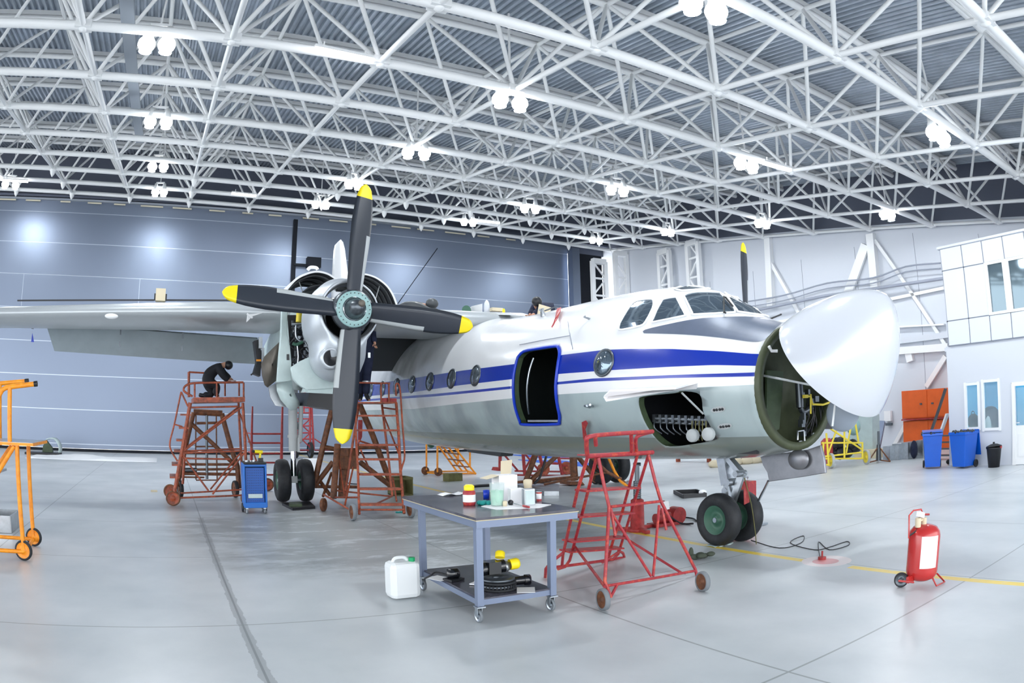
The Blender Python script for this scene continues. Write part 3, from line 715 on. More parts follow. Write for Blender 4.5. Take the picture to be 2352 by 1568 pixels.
# ---------------------------------------------------------------- near engine (cowlings open)
HB = Vector((2.70, 9.85, 3.35))
zz = lambda pts, y: [PY(560 + a / 3.92, 560 + b / 3.92, y) for a, b in pts]
OUT = zz([(870, 308), (780, 322), (700, 370), (625, 450), (580, 550), (563, 660), (578, 790), (622, 890), (632, 960), (628, 1050), (655, 1130), (720, 1200), (800, 1235), (900, 1245), (1000, 1215), (1055, 1150), (1082, 1060), (1085, 960), (1082, 900), (1115, 830), (1158, 730), (1165, 610), (1130, 480), (1050, 390), (960, 325)], 10.35)
OUT = arc(OUT + OUT[:1], 3)[:-1]; n = len(OUT); hx, hz_ = HB.x, HB.z
def pol(k, f, r0=None):
    p = OUT[k]; d = Vector((p.x - hx, 0, p.z - hz_)); l = d.length; u_ = d / l
    return u_, l
NS = [(10.2, 0, .40), (10.02, 0, .42), (9.96, .06, .44), (9.99, .28, .44), (10.07, .55, .44), (10.2, .84, .44), (10.4, 1.0, .4), (10.62, .985, .4), (10.8, .94, .4)]
def cow(i, j):
    y, f, r0 = NS[i]; u_, l = pol(j, f); r_ = r0 * (1 - f) + l * f
    return Vector((hx, y, hz_)) + u_ * r_
nac = MB().grid(cow, len(NS), n, closev=True); nac.grid(lambda i, j: Vector((hx, (9.98, 10.5)[i], hz_)) + pol(j, 0)[0] * .42, 2, n, closev=True, m=1)
nc_ = nac.build('engine_nose_cowl', ['nacelle_silver', 'black'], AC, label='silver pear shaped engine intake cowl')
ic = PY(760.5, 822, 10.02)
m = MB(); m.lathe([(.115, .0), (.135, -.03), (.16, .02), (.17, .12)], ic, (0, 1, 0), n=28, m=0); m.lathe([(.0, .04), (.115, .0)], ic + Vector((0, .01, 0)), (0, 1, 0), n=28, m=1)
m.build('oil_cooler_intake', ['nacelle_silver', 'black'], nc_)
# lower fairing
lo = zz([(428, 1105), (500, 1058), (630, 998), (640, 1100), (720, 1195), (810, 1235), (830, 1295), (600, 1310), (560, 1308), (490, 1262), (448, 1210)], 10.7)
m = MB(); m.grid(lambda i, j: lo[j] + Vector((0, (0, .12, .3)[i], 0)) - (lo[j] - sum(lo, Vector()) / len(lo)) * (0, .03, .12)[i], 3, len(lo), closev=True); m.add(lo, [tuple(range(len(lo)))]); m.build('lower_cowl', 'panel_mint', AC, weld=True)
m = MB().prism(zz([(600, 1262), (800, 1262), (805, 1350), (570, 1338)], 10.75), (0, .5, .02)); m.build('chin_duct', 'panel_mint', AC)
m = MB().prism(zz([(590, 1340), (820, 1345), (820, 1500), (700, 1470), (560, 1462)], 12.0), (0, 1.6, .05)); m.build('oil_cooler_duct', 'black', AC)
# engine body and nacelle going back under the wing
m = MB(); m.lathe([(.30, 10.4), (.40, 10.9), (.42, 11.6), (.34, 12.0), (.4, 12.6)], (2.72, 0, 3.30), (0, 1, 0), n=20); m.build('turboprop_core', 'steel_dark', AC)
def nsec(y, w, zt, zb):
    return [Vector((2.74 + w * math.copysign(abs(math.cos(t)) ** .8, math.cos(t)), y, (zt + zb) / 2 + (zt - zb) / 2 * math.copysign(abs(math.sin(t)) ** .8, math.sin(t)))) for t in [2 * PI * k / 24 for k in range(24)]]
NSE = [nsec(*a) for a in ((12.1, .46, 3.85, 2.75), (12.6, .52, 4.05, 2.42), (13.6, .54, 4.05, 2.3), (15.2, .5, 3.9, 2.4), (17.2, .34, 3.7, 2.85), (18.6, .06, 3.5, 3.2))]
m = MB().grid(lambda i, j: NSE[i][j], 6, 24, closev=True); m.add(NSE[0], [tuple(range(24))], m=1); m.build('engine_nacelle', ['panel_mint', 'black'], AC)
pm = MB().prism(zz([(345, 560), (400, 560), (390, 700), (395, 830), (418, 920), (430, 1060), (428, 1230), (390, 1238), (300, 1245), (318, 1000), (335, 820)], 11.25), (0, .12, 0)).build('side_cowl_panel', 'panel_mint', AC, bevel=.01)
MB().prism(zz([(388, 992), (408, 992), (410, 1045), (388, 1045)], 11.22), (0, .02, 0)).build('panel_latch', 'black', pm)
# clutter of the engine: accessories, tanks, pipes
acc = MB(); acc.prism(zz([(395, 640), (640, 640), (640, 1120), (420, 1120), (415, 900)], 11.7), (0, .05, 0)); acc.build('engine_firewall', 'black', AC)
m = MB(); m.cyl(*zz([(505, 600), (497, 705)], 11.2), .055, n=14); m.build('oil_filter', 'yellow_paint', AC)
m = MB()
for pts, r_ in (([(470, 730), (470, 830), (500, 870), (560, 880)], .016), ([(535, 800), (560, 870), (620, 905)], .02), ([(430, 725), (520, 720), (600, 700)], .022), ([(540, 860), (580, 930), (630, 950)], .012), ([(480, 900), (490, 1000), (485, 1080)], .014), ([(560, 940), (600, 980), (640, 970)], .016), ([(590, 640), (600, 760), (640, 840)], .018)):
    m.tube(arc(zz(pts, 11.15), 5), r_, n=7)
m.build('engine_pipes', 'steel', AC)
m = MB(); m.tube(arc(zz([(440, 895), (480, 905), (530, 880)], 11.15), 4), .028); m.build('green_duct', 'wheel_green', AC)
m = MB()
for k in range(46):
    px, py = random.uniform(440, 640), random.uniform(700, 1100); p = zz([(px, py)], random.uniform(11.2, 11.6))[0]
    if k % 3: m.box(p, (random.uniform(.03, .1), .06, random.uniform(.03, .1)), rz=random.random())
    else: m.cyl(p, p + Vector((random.uniform(-.08, .08), -.05, random.uniform(-.1, .1))), random.uniform(.015, .04), n=10)
m.split('engine_accessory', 'steel_dark', AC)
m = MB()
for k in range(16):
    a = zz([(random.uniform(430, 640), random.uniform(700, 1050))], 11.18)[0]
    m.tube(arc([a, a + Vector((random.uniform(-.08, .08), -.03, -.08)), a + Vector((random.uniform(-.1, .1), -.02, -.2)), a + Vector((random.uniform(-.1, .1), 0, -.3))], 4), .007, n=5)
m.build('engine_wiring', 'black', AC)
# hinged cowl doors standing open: two arched shells above, brown and mint petals on the left
def shell(near, back, name, m0, m1, ribs=0, lab=None):
    P = arc(near, 5); m = MB(); nn = len(P)
    cx = sum(p.x for p in P) / nn; cz = min(p.z for p in P)
    inn = [p + (Vector((cx, p.y, cz)) - p).normalized() * .035 for p in P]; bk = Vector(back)
    m.grid(lambda i, j: P[j] + bk * i, 2, nn); m.grid(lambda i, j: inn[j] + bk * i, 2, nn, m=1)
    for q in (0, 1): m.grid(lambda i, j: (P, inn)[i][j] + bk * q, 2, nn)
    for q in (0, nn - 1): m.add([P[q], P[q] + bk, inn[q] + bk, inn[q]], [(0, 1, 2, 3)])
    ob = m.build(name, [m0, m1], AC, label=lab, fixn=False)
    if ribs:
        m = MB()
        for k in range(ribs):
            t = (k + .5) / ribs; m.tube([p + (Vector((cx, p.y, cz)) - p).normalized() * .02 + bk * t for p in inn], .022, n=5)
        m.build('shell_ribs', 'grey_and_flap_shade', ob)
    return ob
shell(zz([(372, 418), (448, 325), (530, 272), (650, 240), (760, 262), (845, 318)], 11.25), (0, 1.45, .03), 'open_cowl_door', 'white_paint', 'grey_and_flap_shade', 4, 'left arched cowl door standing open over the engine')
shell(zz([(1040, 262), (1110, 268), (1200, 300), (1290, 368), (1350, 455), (1390, 560)], 11.4), (0, 1.9, .05), 'open_cowl_door', 'white_paint', 'grey_and_flap_shade', 8, 'right cowl door standing open, dark ribbed inside')
m = MB(); m.tube(zz([(490, 320), (530, 430)], 11.6), .01, n=5); m.tube(zz([(1225, 370), (1175, 530)], 11.6), .01, n=5); m.split('cowl_stay', 'boot_grey', AC)
m = MB(); m.tube(arc(zz([(575, 235), (600, 212), (650, 215), (665, 232)], 11.6), 4), .03); m.build('exhaust_lip', 'white_paint', AC)
m = MB().grid(lambda i, j: arc(zz([(535, 430), (590, 390), (660, 372), (700, 372)], 11.5), 5)[j] + Vector((0, .9 * i, -.02 * i)), 2, 16); m.build('inner_cowl_lip', 'grey_and_flap_shade', AC, thick=.02)
bp_ = zz([(335, 870), (260, 940), (190, 1010), (158, 1080), (165, 1180), (190, 1270), (215, 1292), (300, 1225), (318, 1000)], 12.6); c_ = sum(bp_, Vector()) / len(bp_)
m = MB(); m.grid(lambda i, j: c_ + (bp_[j] - c_) * (1, .8, .45, .08)[i] + Vector((0, (0, -.14, -.24, -.28)[i], 0)), 4, len(bp_), closev=True); m.add([p + Vector((0, .05, 0)) for p in bp_], [tuple(range(len(bp_)))]); m.build('exhaust_shroud', 'soot', AC, label='sooty bulged shroud beside the open engine')
m = MB().prism(zz([(95, 870), (135, 860), (165, 1000), (150, 1190), (100, 1170), (95, 1150), (120, 1060)], 13.2), (0, .3, 0)); m.bar(*zz([(62, 1180), (98, 1155)], 13.2), .03); m.build('flap_actuator_fairing', 'black', AC)
m = MB(); m.bar(*zz([(150, 840), (150, 940)], 13.0), .07); m.bar(*zz([(172, 935), (172, 1040)], 13.0), .05); m.split('flap_actuator', 'alu', AC)
MB().bar(*zz([(112, 1048), (155, 1048)], 12.9), .035).build('locking_pin', 'orange_paint', AC)
A_ = zz([(295, 1258), (350, 1240), (432, 1230), (440, 1290), (470, 1370), (515, 1445), (470, 1490), (425, 1500), (390, 1470), (330, 1400), (298, 1320)], 12.6); c_ = sum(A_, Vector()) / len(A_)
m = MB(); m.grid(lambda i, j: c_ + (A_[j] - c_) * (1, .85, .5, .1)[i] + Vector((0, (0, -.1, -.2, -.23)[i], 0)), 4, len(A_), closev=True); m.add([p + Vector((0, .04, 0)) for p in A_], [tuple(range(len(A_)))]); m.build('gear_bay_door', 'panel_mint', AC, label='pale curved gear door below the engine')
m = MB().prism(zz([(222, 1285), (300, 1250), (300, 1330), (340, 1410), (390, 1470), (285, 1455), (240, 1380)], 12.9), (0, .06, 0)); m.build('exhaust_pipe', 'alu', AC)
# ---------------------------------------------------------------- propellers
def blade(hub, ang):
    u_ = Vector((math.sin(ang), 0, math.cos(ang))); s_ = Vector((math.cos(ang), 0, -math.sin(ang)))   # s_: clockwise side seen from the front
    TBL = [(.24, .125), (.30, .14), (.6, .155), (1.0, .175), (1.3, .178), (1.55, .165), (1.75, .135), (1.86, .105), (1.92, .065), (1.95, .0)]
    R = [.24, .3, .45, .6, .8, 1.0, 1.15, 1.151, 1.3, 1.45, 1.6, 1.73, 1.731, 1.8, 1.86, 1.9, 1.93, 1.945, 1.95]
    m = MB(); S_ = []
    for r_ in R:
        w = max(interp(TBL, r_), .002); tw = math.radians(30 - 16 * r_ / 1.95); cs = s_ * math.cos(tw) + Vector((0, math.sin(tw), 0)); nn = u_.cross(cs).normalized(); nn = nn if nn.y < 0 else -nn
        w /= math.cos(tw) ** .9; th = .034 * (1 - r_ / 2.3) * min(1, w / .06)
        S_.append([hub + u_ * r_ + cs * (a * w) + nn * (b * th) for a, b in ((-1, 0), (-.5, .8), (0, 1), (.56, .9), (.8, .6), (1, 0), (.8, -.6), (.5, -.8), (0, -.8), (-.5, -.6))])
    for i in range(len(R) - 1):
        for j in range(10):
            k = (j + 1) % 10; mi = 1 if R[i] >= 1.73 else (2 if R[i + 1] <= 1.15 and R[i] >= .3 and j in (3, 4, 5) else 0)
            m.add([S_[i][j], S_[i][k], S_[i + 1][k], S_[i + 1][j]], [(0, 1, 2, 3)], mi, True)
    m.add(S_[0], [tuple(range(10))])
    m.cyl(hub + u_ * .16, hub + u_ * .27, .085, .075, n=14, m=3)
    return m
for hub, a0, vis in ((HB, math.radians(4.6), 1), (Vector((10.8, 9.85, 3.35)), math.radians(3.2), 0)):
    pr = MB(); Y = (0, -1, 0)
    pr.lathe([(.26, -.16), (.31, -.10), (.31, .02), (.27, .06), (.24, .08)], hub, Y, n=36, m=0)
    pr = pr.build('propeller_hub', ['steel_dark', 'chrome'], AC)
    MB().lathe([(.178, .10), (.262, .10), (.268, .085), (.268, .05)], hub, Y, n=48).build('hub_flange', 'hub_mint', pr); MB().lathe([(.0, .03), (.2, .03)], hub, Y, n=32).build('hub_core', 'black', pr)
    m = MB()
    for k in range(24):
        t = 2 * PI * k / 24; m.cyl(hub + Vector((.235 * math.cos(t), -.09, .235 * math.sin(t))), hub + Vector((.235 * math.cos(t), -.108, .235 * math.sin(t))), .008, n=6)
    m.split('flange_bolt', 'black', pr)
    MB().lathe([(.17, .02), (.165, .10), (.13, .17), (.122, .22), (.10, .30), (.055, .34), (.03, .35), (0, .352)], hub, Y, n=36).build('spinner_dome', 'steel_dark', pr); MB().lathe([(.172, .06), (.172, .10), (.15, .115), (.135, .10)], hub, Y, n=36).build('dome_collar', 'chrome', pr)
    MB().lathe([(.05, .0), (.05, .03), (.03, .045), (0, .045)], hub + Vector((.04, -.33, .045)), Y, n=16).build('dome_cap', 'soot', pr)
    for k in range(4): blade(hub, a0 + k * PI / 2).build('propeller_blade', ['blade_black', 'tip_yellow', 'boot_grey', 'chrome'], pr, weld=True)
# far engine nacelle
NSE = [[Vector((2 * XC - p.x, p.y, p.z)) for p in nsec(*a)] for a in ((10.0, .36, 3.7, 2.9), (10.4, .48, 3.9, 2.5), (12.1, .52, 3.95, 2.35), (13.6, .54, 4.05, 2.3), (15.2, .5, 3.9, 2.4), (17.2, .34, 3.7, 2.85), (18.6, .06, 3.5, 3.2))]
m = MB().grid(lambda i, j: NSE[i][j], 7, 24, closev=True); m.add(NSE[0], [tuple(range(24))]); m.build('engine_nacelle', 'panel_mint', AC)
# ---------------------------------------------------------------- undercarriage
def wheel(c, R, w, axis, rim, mt='rubber', hub='wheel_green', parent=None, name='wheel'):
    c = Vector(c); a = Vector(axis).normalized(); h = w / 2
    m = MB(); m.lathe([(rim, -h * .72), (rim * 1.15, -h * .92), (R * .80, -h), (R * .93, -h * .82), (R * .985, -h * .45), (R, 0), (R * .985, h * .45), (R * .93, h * .82), (R * .80, h), (rim * 1.15, h * .92), (rim, h * .72)], c, a, n=40)
    t = m.build(name, mt, parent)
    m = MB(); m.lathe([(rim * 1.03, -h * .8), (rim * .95, -h * .78), (rim * .72, -h * .35), (rim * .35, -h * .25), (rim * .3, -h * .62), (rim * .15, -h * .66), (0, -h * .66)], c, a, n=28)
    m.lathe([(rim * 1.03, h * .8), (rim * .95, h * .78), (rim * .72, h * .35), (rim * .35, h * .25), (rim * .3, h * .62), (0, h * .66)], c, a, n=28)
    m.build('wheel_rim', hub, t); return t
for gx, near in ((2.72, 1), (10.78, 0)):
    gear = MB(); b = Vector((gx, 14.75, .46))
    gear.cyl(b + Vector((0, 0, .62)), b + Vector((0, -.05, 1.95)), .095, .105, n=16); gear.cyl(b + Vector((.16, .02, .8)), b + Vector((.2, -.0, 2.0)), .05, n=10)
    gear.lathe([(.12, 0), (.12, .06)], b + Vector((0, 0, .9)), n=16); gear.bar(b + Vector((.1, -.1, .6)), b + Vector((.12, -.02, .95)), .05); gear.box(b + Vector((0, 0, .02)), (.14, .16, .14))
    g = gear.build('main_gear_leg', 'boot_grey', AC)
    MB().cyl(b, b + Vector((0, 0, .64)), .06, n=16).build('oleo_piston', 'chrome', g)
    MB().cyl(b + Vector((-.35, 0, 0)), b + Vector((.35, 0, 0)), .04, n=10).build('axle', 'steel', g)
    for s_ in (-1, 1): wheel(b + Vector((.25 * s_, 0, 0)), .455, .28, (1, 0, 0), .2, parent=AC, name='main_wheel')
    MB().bar(b + Vector((.1, .05, 1.1)), b + Vector((.1, 1.1, 2.2)), .07).build('gear_drag_strut', 'steel', AC)
nb_ = Vector((6.80, 6.56, .355)); 
for s_ in (-1, 1): wheel(nb_ + Vector((.215 * s_, 0, 0)), .355, .22, (1, .04, 0), .19, parent=AC, name='nose_wheel')
m = MB(); m.bar(nb_ + Vector((0, 0, 0)), nb_ + Vector((0, .03, .46)), .09, .12); m.bar(nb_ + Vector((.02, -.02, .2)), nb_ + Vector((.03, -.2, .62)), .05, .1)
m.bar(nb_ + Vector((0, .03, .45)), nb_ + Vector((0, .12, .82)), .14, .16); m.bar(nb_ + Vector((0, -.19, .62)), nb_ + Vector((0, .1, .86)), .1, .07)
m.cyl(nb_ + Vector((-.09, -.02, .48)), nb_ + Vector((.09, -.02, .48)), .05, n=12); m.cyl(nb_ + Vector((-.1, -.18, .6)), nb_ + Vector((.1, -.18, .6)), .045, n=12); m.cyl(nb_ + Vector((-.07, .05, .36)), nb_ + Vector((.07, .05, .36)), .05, n=12)
g = m.build('nose_gear_leg', 'alu', AC); MB().cyl(nb_ + Vector((-.3, 0, 0)), nb_ + Vector((.3, 0, 0)), .035, n=10).build('axle', 'steel', g)
MB().tube(arc([nb_ + Vector((-.02, -.28, .55)), nb_ + Vector((.05, -.34, .2)), nb_ + Vector((.12, -.36, -.2)), nb_ + Vector((.1, -.4, -.34))], 5), .007, n=5).build('ground_wire', 'wood_green', AC)
m = MB().prism([nb_ + Vector(v) for v in ((-.02, -.27, .5), (.05, -.29, .5), (.06, -.3, .22), (-.04, -.3, .2))], (0, .01, 0)); m.build('streamer_tag', 'red_dull', AC)
mat('door_metal', (142, 144, 150), .3, metal=.6, noise=.2, nscale=5)
# nose gear door hanging open in front, belly blade aerials
gd = [PX(*q, 7.0) for q in ((1745, 1046), (1800, 1040), (1855, 1032), (1884, 1022), (1892, 1050), (1896, 1086), (1850, 1094), (1766, 1106), (1762, 1085), (1752, 1068))]
d_ = MB().prism(gd, (.04, 0, 0)).build('nose_gear_door', 'door_metal', AC, bevel=.008, label='bare metal nose gear door hanging open')
p = PX(1834, 1055, 6.96); MB().ball(p, .17, (.25, 1.0, .75), n=24, k=12).build('door_bulge', 'door_metal', d_)
MB().tube([PX(1765, 1104, 7.0), PX(1733, 1168, 7.1)], .018, n=8).build('door_link', 'chrome', AC)
MB().prism([PX(*q, XC) for q in ((1065, 1022), (1155, 1032), (1148, 1048), (1075, 1038))], (.3, 0, 0)).build('belly_fairing', 'grey_and_flap_shade', AC)
MB().ball(PX(990, 1020, XC), .1, n=14).build('belly_beacon', 'wheel_green', AC)
# ================================================================ STANDS, JACKS AND TOOLS ON THE FLOOR
def zp(ox, oy, s):
    return lambda x, y: (ox + x / s, oy + y / s)
def simple_wheel(c, R, w, axis, tyre, hub, parent, name='wheel'):
    c = Vector(c); a = Vector(axis).normalized(); h = w / 2
    t = MB().lathe([(R * .78, -h * .8), (R * .86, -h), (R * .97, -h * .8), (R, 0), (R * .97, h * .8), (R * .86, h), (R * .78, h * .8)], c, a, n=28).build(name, tyre, parent)
    MB().lathe([(R * .8, -h * .7), (R * .6, -h * .35), (R * .28, -h * .3), (R * .25, -h * .9), (0, -h * .9)], c, a, n=20).lathe([(R * .8, h * .7), (R * .6, h * .35), (R * .28, h * .3), (R * .25, h * .9), (0, h * .9)], c, a, n=20).build('wheel_disc', hub, t)
    return t
# ---- red wheeled step ladder in the foreground
RP = (Vector((3.85, 5.5, 1.40)), Vector((4.85, 5.76, 1.40)))
nf = (RP[1] - RP[0]).cross(Vector((3.89, 6.52, .02)) - RP[0]); nr = (RP[1] - RP[0]).cross(Vector((3.66, 5.12, .1)) - RP[0])
Z = zp(1220, 940, 3.267)
F_ = lambda *p: [PP(*Z(*q), RP[0], nf) for q in p]; K_ = lambda *p: [PP(*Z(*q), RP[0], nr) for q in p]
t = thing('wheeled_step_ladder', 'red tubular wheeled step ladder with chipped paint beside the work bench', 'ladder', (4.2, 5.7, 0))
r_ = .0175
for pts in (((425, 350), (345, 620), (290, 860), (240, 1080), (232, 1165)), ((490, 360), (430, 600), (375, 810), (320, 1020), (290, 1130), (255, 1180), (200, 1196)),
            ((800, 330), (740, 560), (680, 780), (610, 1000), (582, 1105)), ((880, 340), (820, 540), (755, 760), (692, 960), (655, 1080), (600, 1140), (540, 1155))):
    MB().tube(F_(*pts), r_).build('stringer', 'red_paint', t)
for a, b in (((368, 615), (783, 590)), ((322, 808), (742, 778)), ((268, 993), (692, 960)), ((248, 1068), (662, 1040))):
    A_, B_ = F_(a, b); w = Vector((0, .10, -.0)); MB().prism([A_ - w, B_ - w, B_ + w, A_ + w], (0, 0, .018)).build('tread', 'red_paint', t)
m = MB(); m.tube(F_((105, 1268), (110, 1195), (145, 1150), (240, 1075)), r_); m.tube(F_((110, 1192), (400, 1155), (700, 1110)), r_); m.tube(F_((698, 1185), (700, 1110), (690, 1078), (655, 1058)), r_); m.tube(F_((530, 1150), (660, 1065)), r_ * .8)
m.build('front_foot', 'red_paint', t)
for pts in (((505, 365), (545, 560), (585, 730), (570, 1000), (553, 1290), (598, 1410)), ((880, 340), (930, 540), (975, 690), (1110, 960), (1232, 1200), (1255, 1295))):
    MB().tube(K_(*pts), r_).build('rear_leg', 'red_paint', t)
m = MB()
for a, b in (((595, 730), (962, 690)), ((572, 1322), (1228, 1210)), ((960, 720), (915, 1252)), ((600, 770), (700, 930)), ((700, 930), (900, 1250)), ((598, 740), (632, 950)), ((980, 740), (1015, 905)), ((598, 1405), (645, 1315))): m.tube(K_(a, b), r_ * .85)
a, b = F_((330, 1030))[0], K_((552, 1330))[0]; m.tube([a, b], r_ * .85); a, b = F_((700, 960))[0], K_((1250, 1300))[0]; m.tube([a, b], r_ * .85)
m.build('brace', 'red_paint', t)
m = MB(); A_, B_ = F_((425, 350), (912, 322)); m.tube([A_, B_], .024); w = Vector((0, .18, 0)); m.prism([A_, B_, B_ + w, A_ + w], (0, 0, .012)); m.build('top_platform', 'red_paint', t)
m = MB(); m.tube(arc(F_((422, 350), (415, 250), (440, 203), (640, 182), (912, 166)), 4), .022); m.tube(F_((750, 185), (756, 322)), .02); m.tube(arc([p + Vector((0, .02, 0)) for p in F_((800, 325), (794, 225), (830, 190), (910, 170))], 4), .02); m.tube(F_((480, 200), (486, 268)), .02)
m.build('guard_rail', 'red_paint', t)
for q in ((540, 1425), (1287, 1290)):
    p = PZ(*Z(*q), .105); simple_wheel(p, .105, .055, (1, -.12, 0), 'tyre_grey', 'rust_brown', t)
# ---- work bench cart
t = thing('workbench_cart', 'grey steel work bench on casters with a dark scuffed top and lower shelf', 'cart', (2.98, 6.1, 0))
mat('bench_steel', (122, 134, 158), .35, metal=.25); mat('bench_top', (62, 60, 72), .22, noise=.35, nscale=5, col2=(88, 88, 98)); mat('ply_edge', (196, 184, 150), .6)
MB().box((2.98, 6.15, .935), (1.02, 1.82, .022)).box((2.98, 6.15, .921), (1.018, 1.818, .01), m=1).build('bench_top', ['bench_top', 'ply_edge'], t)
m = MB()
for y in (5.265, 7.035): m.box((2.98, y, .885), (1.0, .03, .06))
for x in (2.495, 3.465): m.box((x, 6.15, .885), (.03, 1.77, .06))
for y in (5.31, 6.62): m.box((2.88, y, .19), (.72, .03, .05))
for x in (2.52, 3.24): m.box((x, 5.965, .19), (.03, 1.31, .05))
m.build('bench_frame', 'bench_steel', t)
MB().box((2.88, 5.965, .222), (.72, 1.33, .014)).build('lower_shelf', 'bench_top', t)
for x, y in ((2.52, 5.31), (3.24, 5.31), (2.52, 6.62), (3.24, 6.62)):
    MB().box((x, y, .52), (.06, .06, .72)).build('leg', 'bench_steel', t)
    c = MB(); c.box((x, y, .152), (.08, .08, .012)); c.box((x - .022, y + .02, .105), (.005, .045, .09)); c.box((x + .022, y + .02, .105), (.005, .045, .09)); c = c.build('caster', 'steel', t)
    simple_wheel((x, y + .025, .062), .062, .03, (1, .12, 0), 'tyre_grey', 'steel', c, 'caster_wheel')
TZ = .946
def tp(px, py): return PZ(px, py, TZ)
def sp(px, py): return PZ(px, py, .23)
T_ = 'things on the work bench'
p = tp(1078, 1160); j = thing('plastic_jar', 'red jar with a white label and yellow lid on the work bench', 'jar', p, T_)
MB().lathe([(0, 0), (.055, 0), (.06, .02), (.06, .13), (.045, .15), (0, .15)], p, n=28).build('jar_body', 'red_paint', j)
MB().lathe([(.0611, .035), (.0611, .105)], p, n=28).build('label', 'paper', j); MB().lathe([(.048, .145), (.05, .15), (.05, .185), (.03, .2), (0, .2)], p, n=24).build('lid', 'tip_yellow', j)
p = tp(1142, 1162); mat('clear_plastic', (226, 240, 240), .08, alpha=.3, spec=.6); mat('green_gel', (126, 214, 168), .3)
j = thing('measuring_beaker', 'tall clear beaker holding pale green liquid on the work bench', 'beaker', p, T_)
MB().lathe([(0, .004), (.055, .004), (.06, .01), (.072, .22), (.069, .22), (.056, .012)], p, n=28).build('beaker_wall', 'clear_plastic', j); MB().lathe([(0, .012), (.052, .012), (.062, .15), (0, .15)], p, n=24).build('green_liquid', 'green_gel', j)
p = tp(1166, 1150) ; j = thing('open_carton', 'white cardboard carton with raised flaps behind the beaker', 'box', p, T_)
m = MB(); c = Vector((p.x, p.y + .06, p.z + .13)); ry = .2
for dx, dy, sx_, sy_ in ((-.1, 0, .004, .16), (.1, 0, .004, .16), (0, -.08, .2, .004), (0, .08, .2, .004)): m.box(c + Vector((dx, dy, 0)), (sx_, sy_, .26), rz=0)
m.box((c.x, c.y, p.z + .004), (.2, .16, .006)); m.build('carton_body', 'paper', j)
m = MB(); m.prism([c + Vector((-.1, -.08, .13)), c + Vector((-.1, .08, .13)), c + Vector((-.24, .07, .10)), c + Vector((-.24, -.09, .10))], (0, 0, .004)); m.prism([c + Vector((.0, .08, .13)), c + Vector((.12, .08, .13)), c + Vector((.14, .09, .27)), c + Vector((.01, .09, .26))], (0, .004, 0)); m.split('carton_flap', 'card', j)
p = tp(1188, 1157); MB().box((p.x, p.y + .03, p.z + .075), (.13, .07, .15), rz=-.1).build('paper_box', 'paper', None, 'plain white box between the beaker and the tin can', 'box', T_)
p = tp(1214, 1160); j = thing('tin_can', 'square metal tin can with a pale label at the right of the work bench', 'can', p, T_)
MB().box((p.x, p.y, p.z + .08), (.11, .07, .16), rz=-.1).build('can_body', 'alu', j, bevel=.006); MB().box((p.x - .004, p.y - .037, p.z + .08), (.09, .004, .13), rz=-.1).build('label', 'panel_mint', j)
p = tp(1222, 1150); p.y += .08; MB().lathe([(0, 0), (.04, 0), (.04, .15), (.045, .155), (.045, .2), (.03, .21), (0, .21)], p, n=24).build('cream_canister', 'card', None, 'cream cylinder canister with a cap behind the tin can', 'canister', T_)
p = tp(1238, 1150); j = thing('paper_cup', 'small white cup with red bands at the back right of the bench', 'cup', p, T_)
MB().lathe([(0, 0), (.024, 0), (.03, .09), (.027, .09), (.021, .005)], p, n=20).build('cup_wall', 'paper', j); MB().lathe([(.0252, .0), (.0262, .02)], p, n=20).lathe([(.0292, .075), (.0302, .09)], p, n=20).split('cup_band', 'red_paint', j)
p = tp(1117, 1145); MB().lathe([(0, 0), (.03, 0), (.034, .09), (.03, .09), (.026, .01), (0, .01)], p, n=20).build('blue_cup', 'blue_trim', None, 'small blue cup just behind the teal rags', 'cup', T_)
mat('teal_cloth', (20, 140, 136), .7)
m = MB(); c = tp(1106, 1160)
for k in range(7): m.ball(c + Vector((.03 * math.cos(k * 2.1) + .012 * k, .03 * math.sin(k * 1.7), .022)), .034, (1, .8, .7), n=10, k=7)
m.build('teal_rag', 'teal_cloth', None, 'crumpled teal rag between the red jar and the beaker', 'rag', T_)
a = [tp(*q) for q in ((1105, 1163), (1150, 1152), (1266, 1159), (1240, 1166), (1140, 1170))]
MB().prism([Vector((q.x, q.y, .946)) for q in a], (0, 0, .004)).build('cardboard_sheet', 'paper', None, 'flat white sheet under the beaker and tin can', 'sheet', T_)
m = MB(); P0 = tp(1036, 1137); m.grid(lambda i, j: P0 + Vector((-.13 + .05 * i, -.08 + .04 * j, .006 + .022 * math.sin(i * .9) ** 2)), 6, 5); m.build('loose_paper', 'paper', None, 'curled loose sheet of paper at the left of the bench top', 'paper', T_, thick=.002)
m = MB(); a, b = tp(1173, 1160), tp(1215, 1168); a.z += .025; b.z += .015; m.tube([a, b], .008, n=8); m.build('brush_handle_', 'red_paint')
bpy.data.objects.remove(bpy.data.objects['brush_handle_']); t2 = thing('paint_brush', 'round black brush with a red handle lying at the bench front', 'brush', a, T_)
MB().tube([lerp(a, b, .15), lerp(a, b, .7)], .006, n=8).build('ferrule', 'alu', t2); MB().tube([lerp(a, b, .7), b], .011, n=8).build('handle', 'red_paint', t2); MB().ball(a, .028, n=12).build('bristles', 'black', t2)
p = tp(1160, 1163); MB().lathe([(0, 0), (.02, 0), (.022, .04), (.015, .05), (0, .05)], p + Vector((0, 0, .004)), n=16).build('amber_bottle', 'card', None, 'tiny amber bottle between the beaker and the white box', 'bottle', T_)
S2 = 'things on the lower shelf'
p = sp(1144, 1352); j = thing('brake_disc_stack', 'round dark brake disc pack lying on the lower shelf', 'brake disc', p, S2)
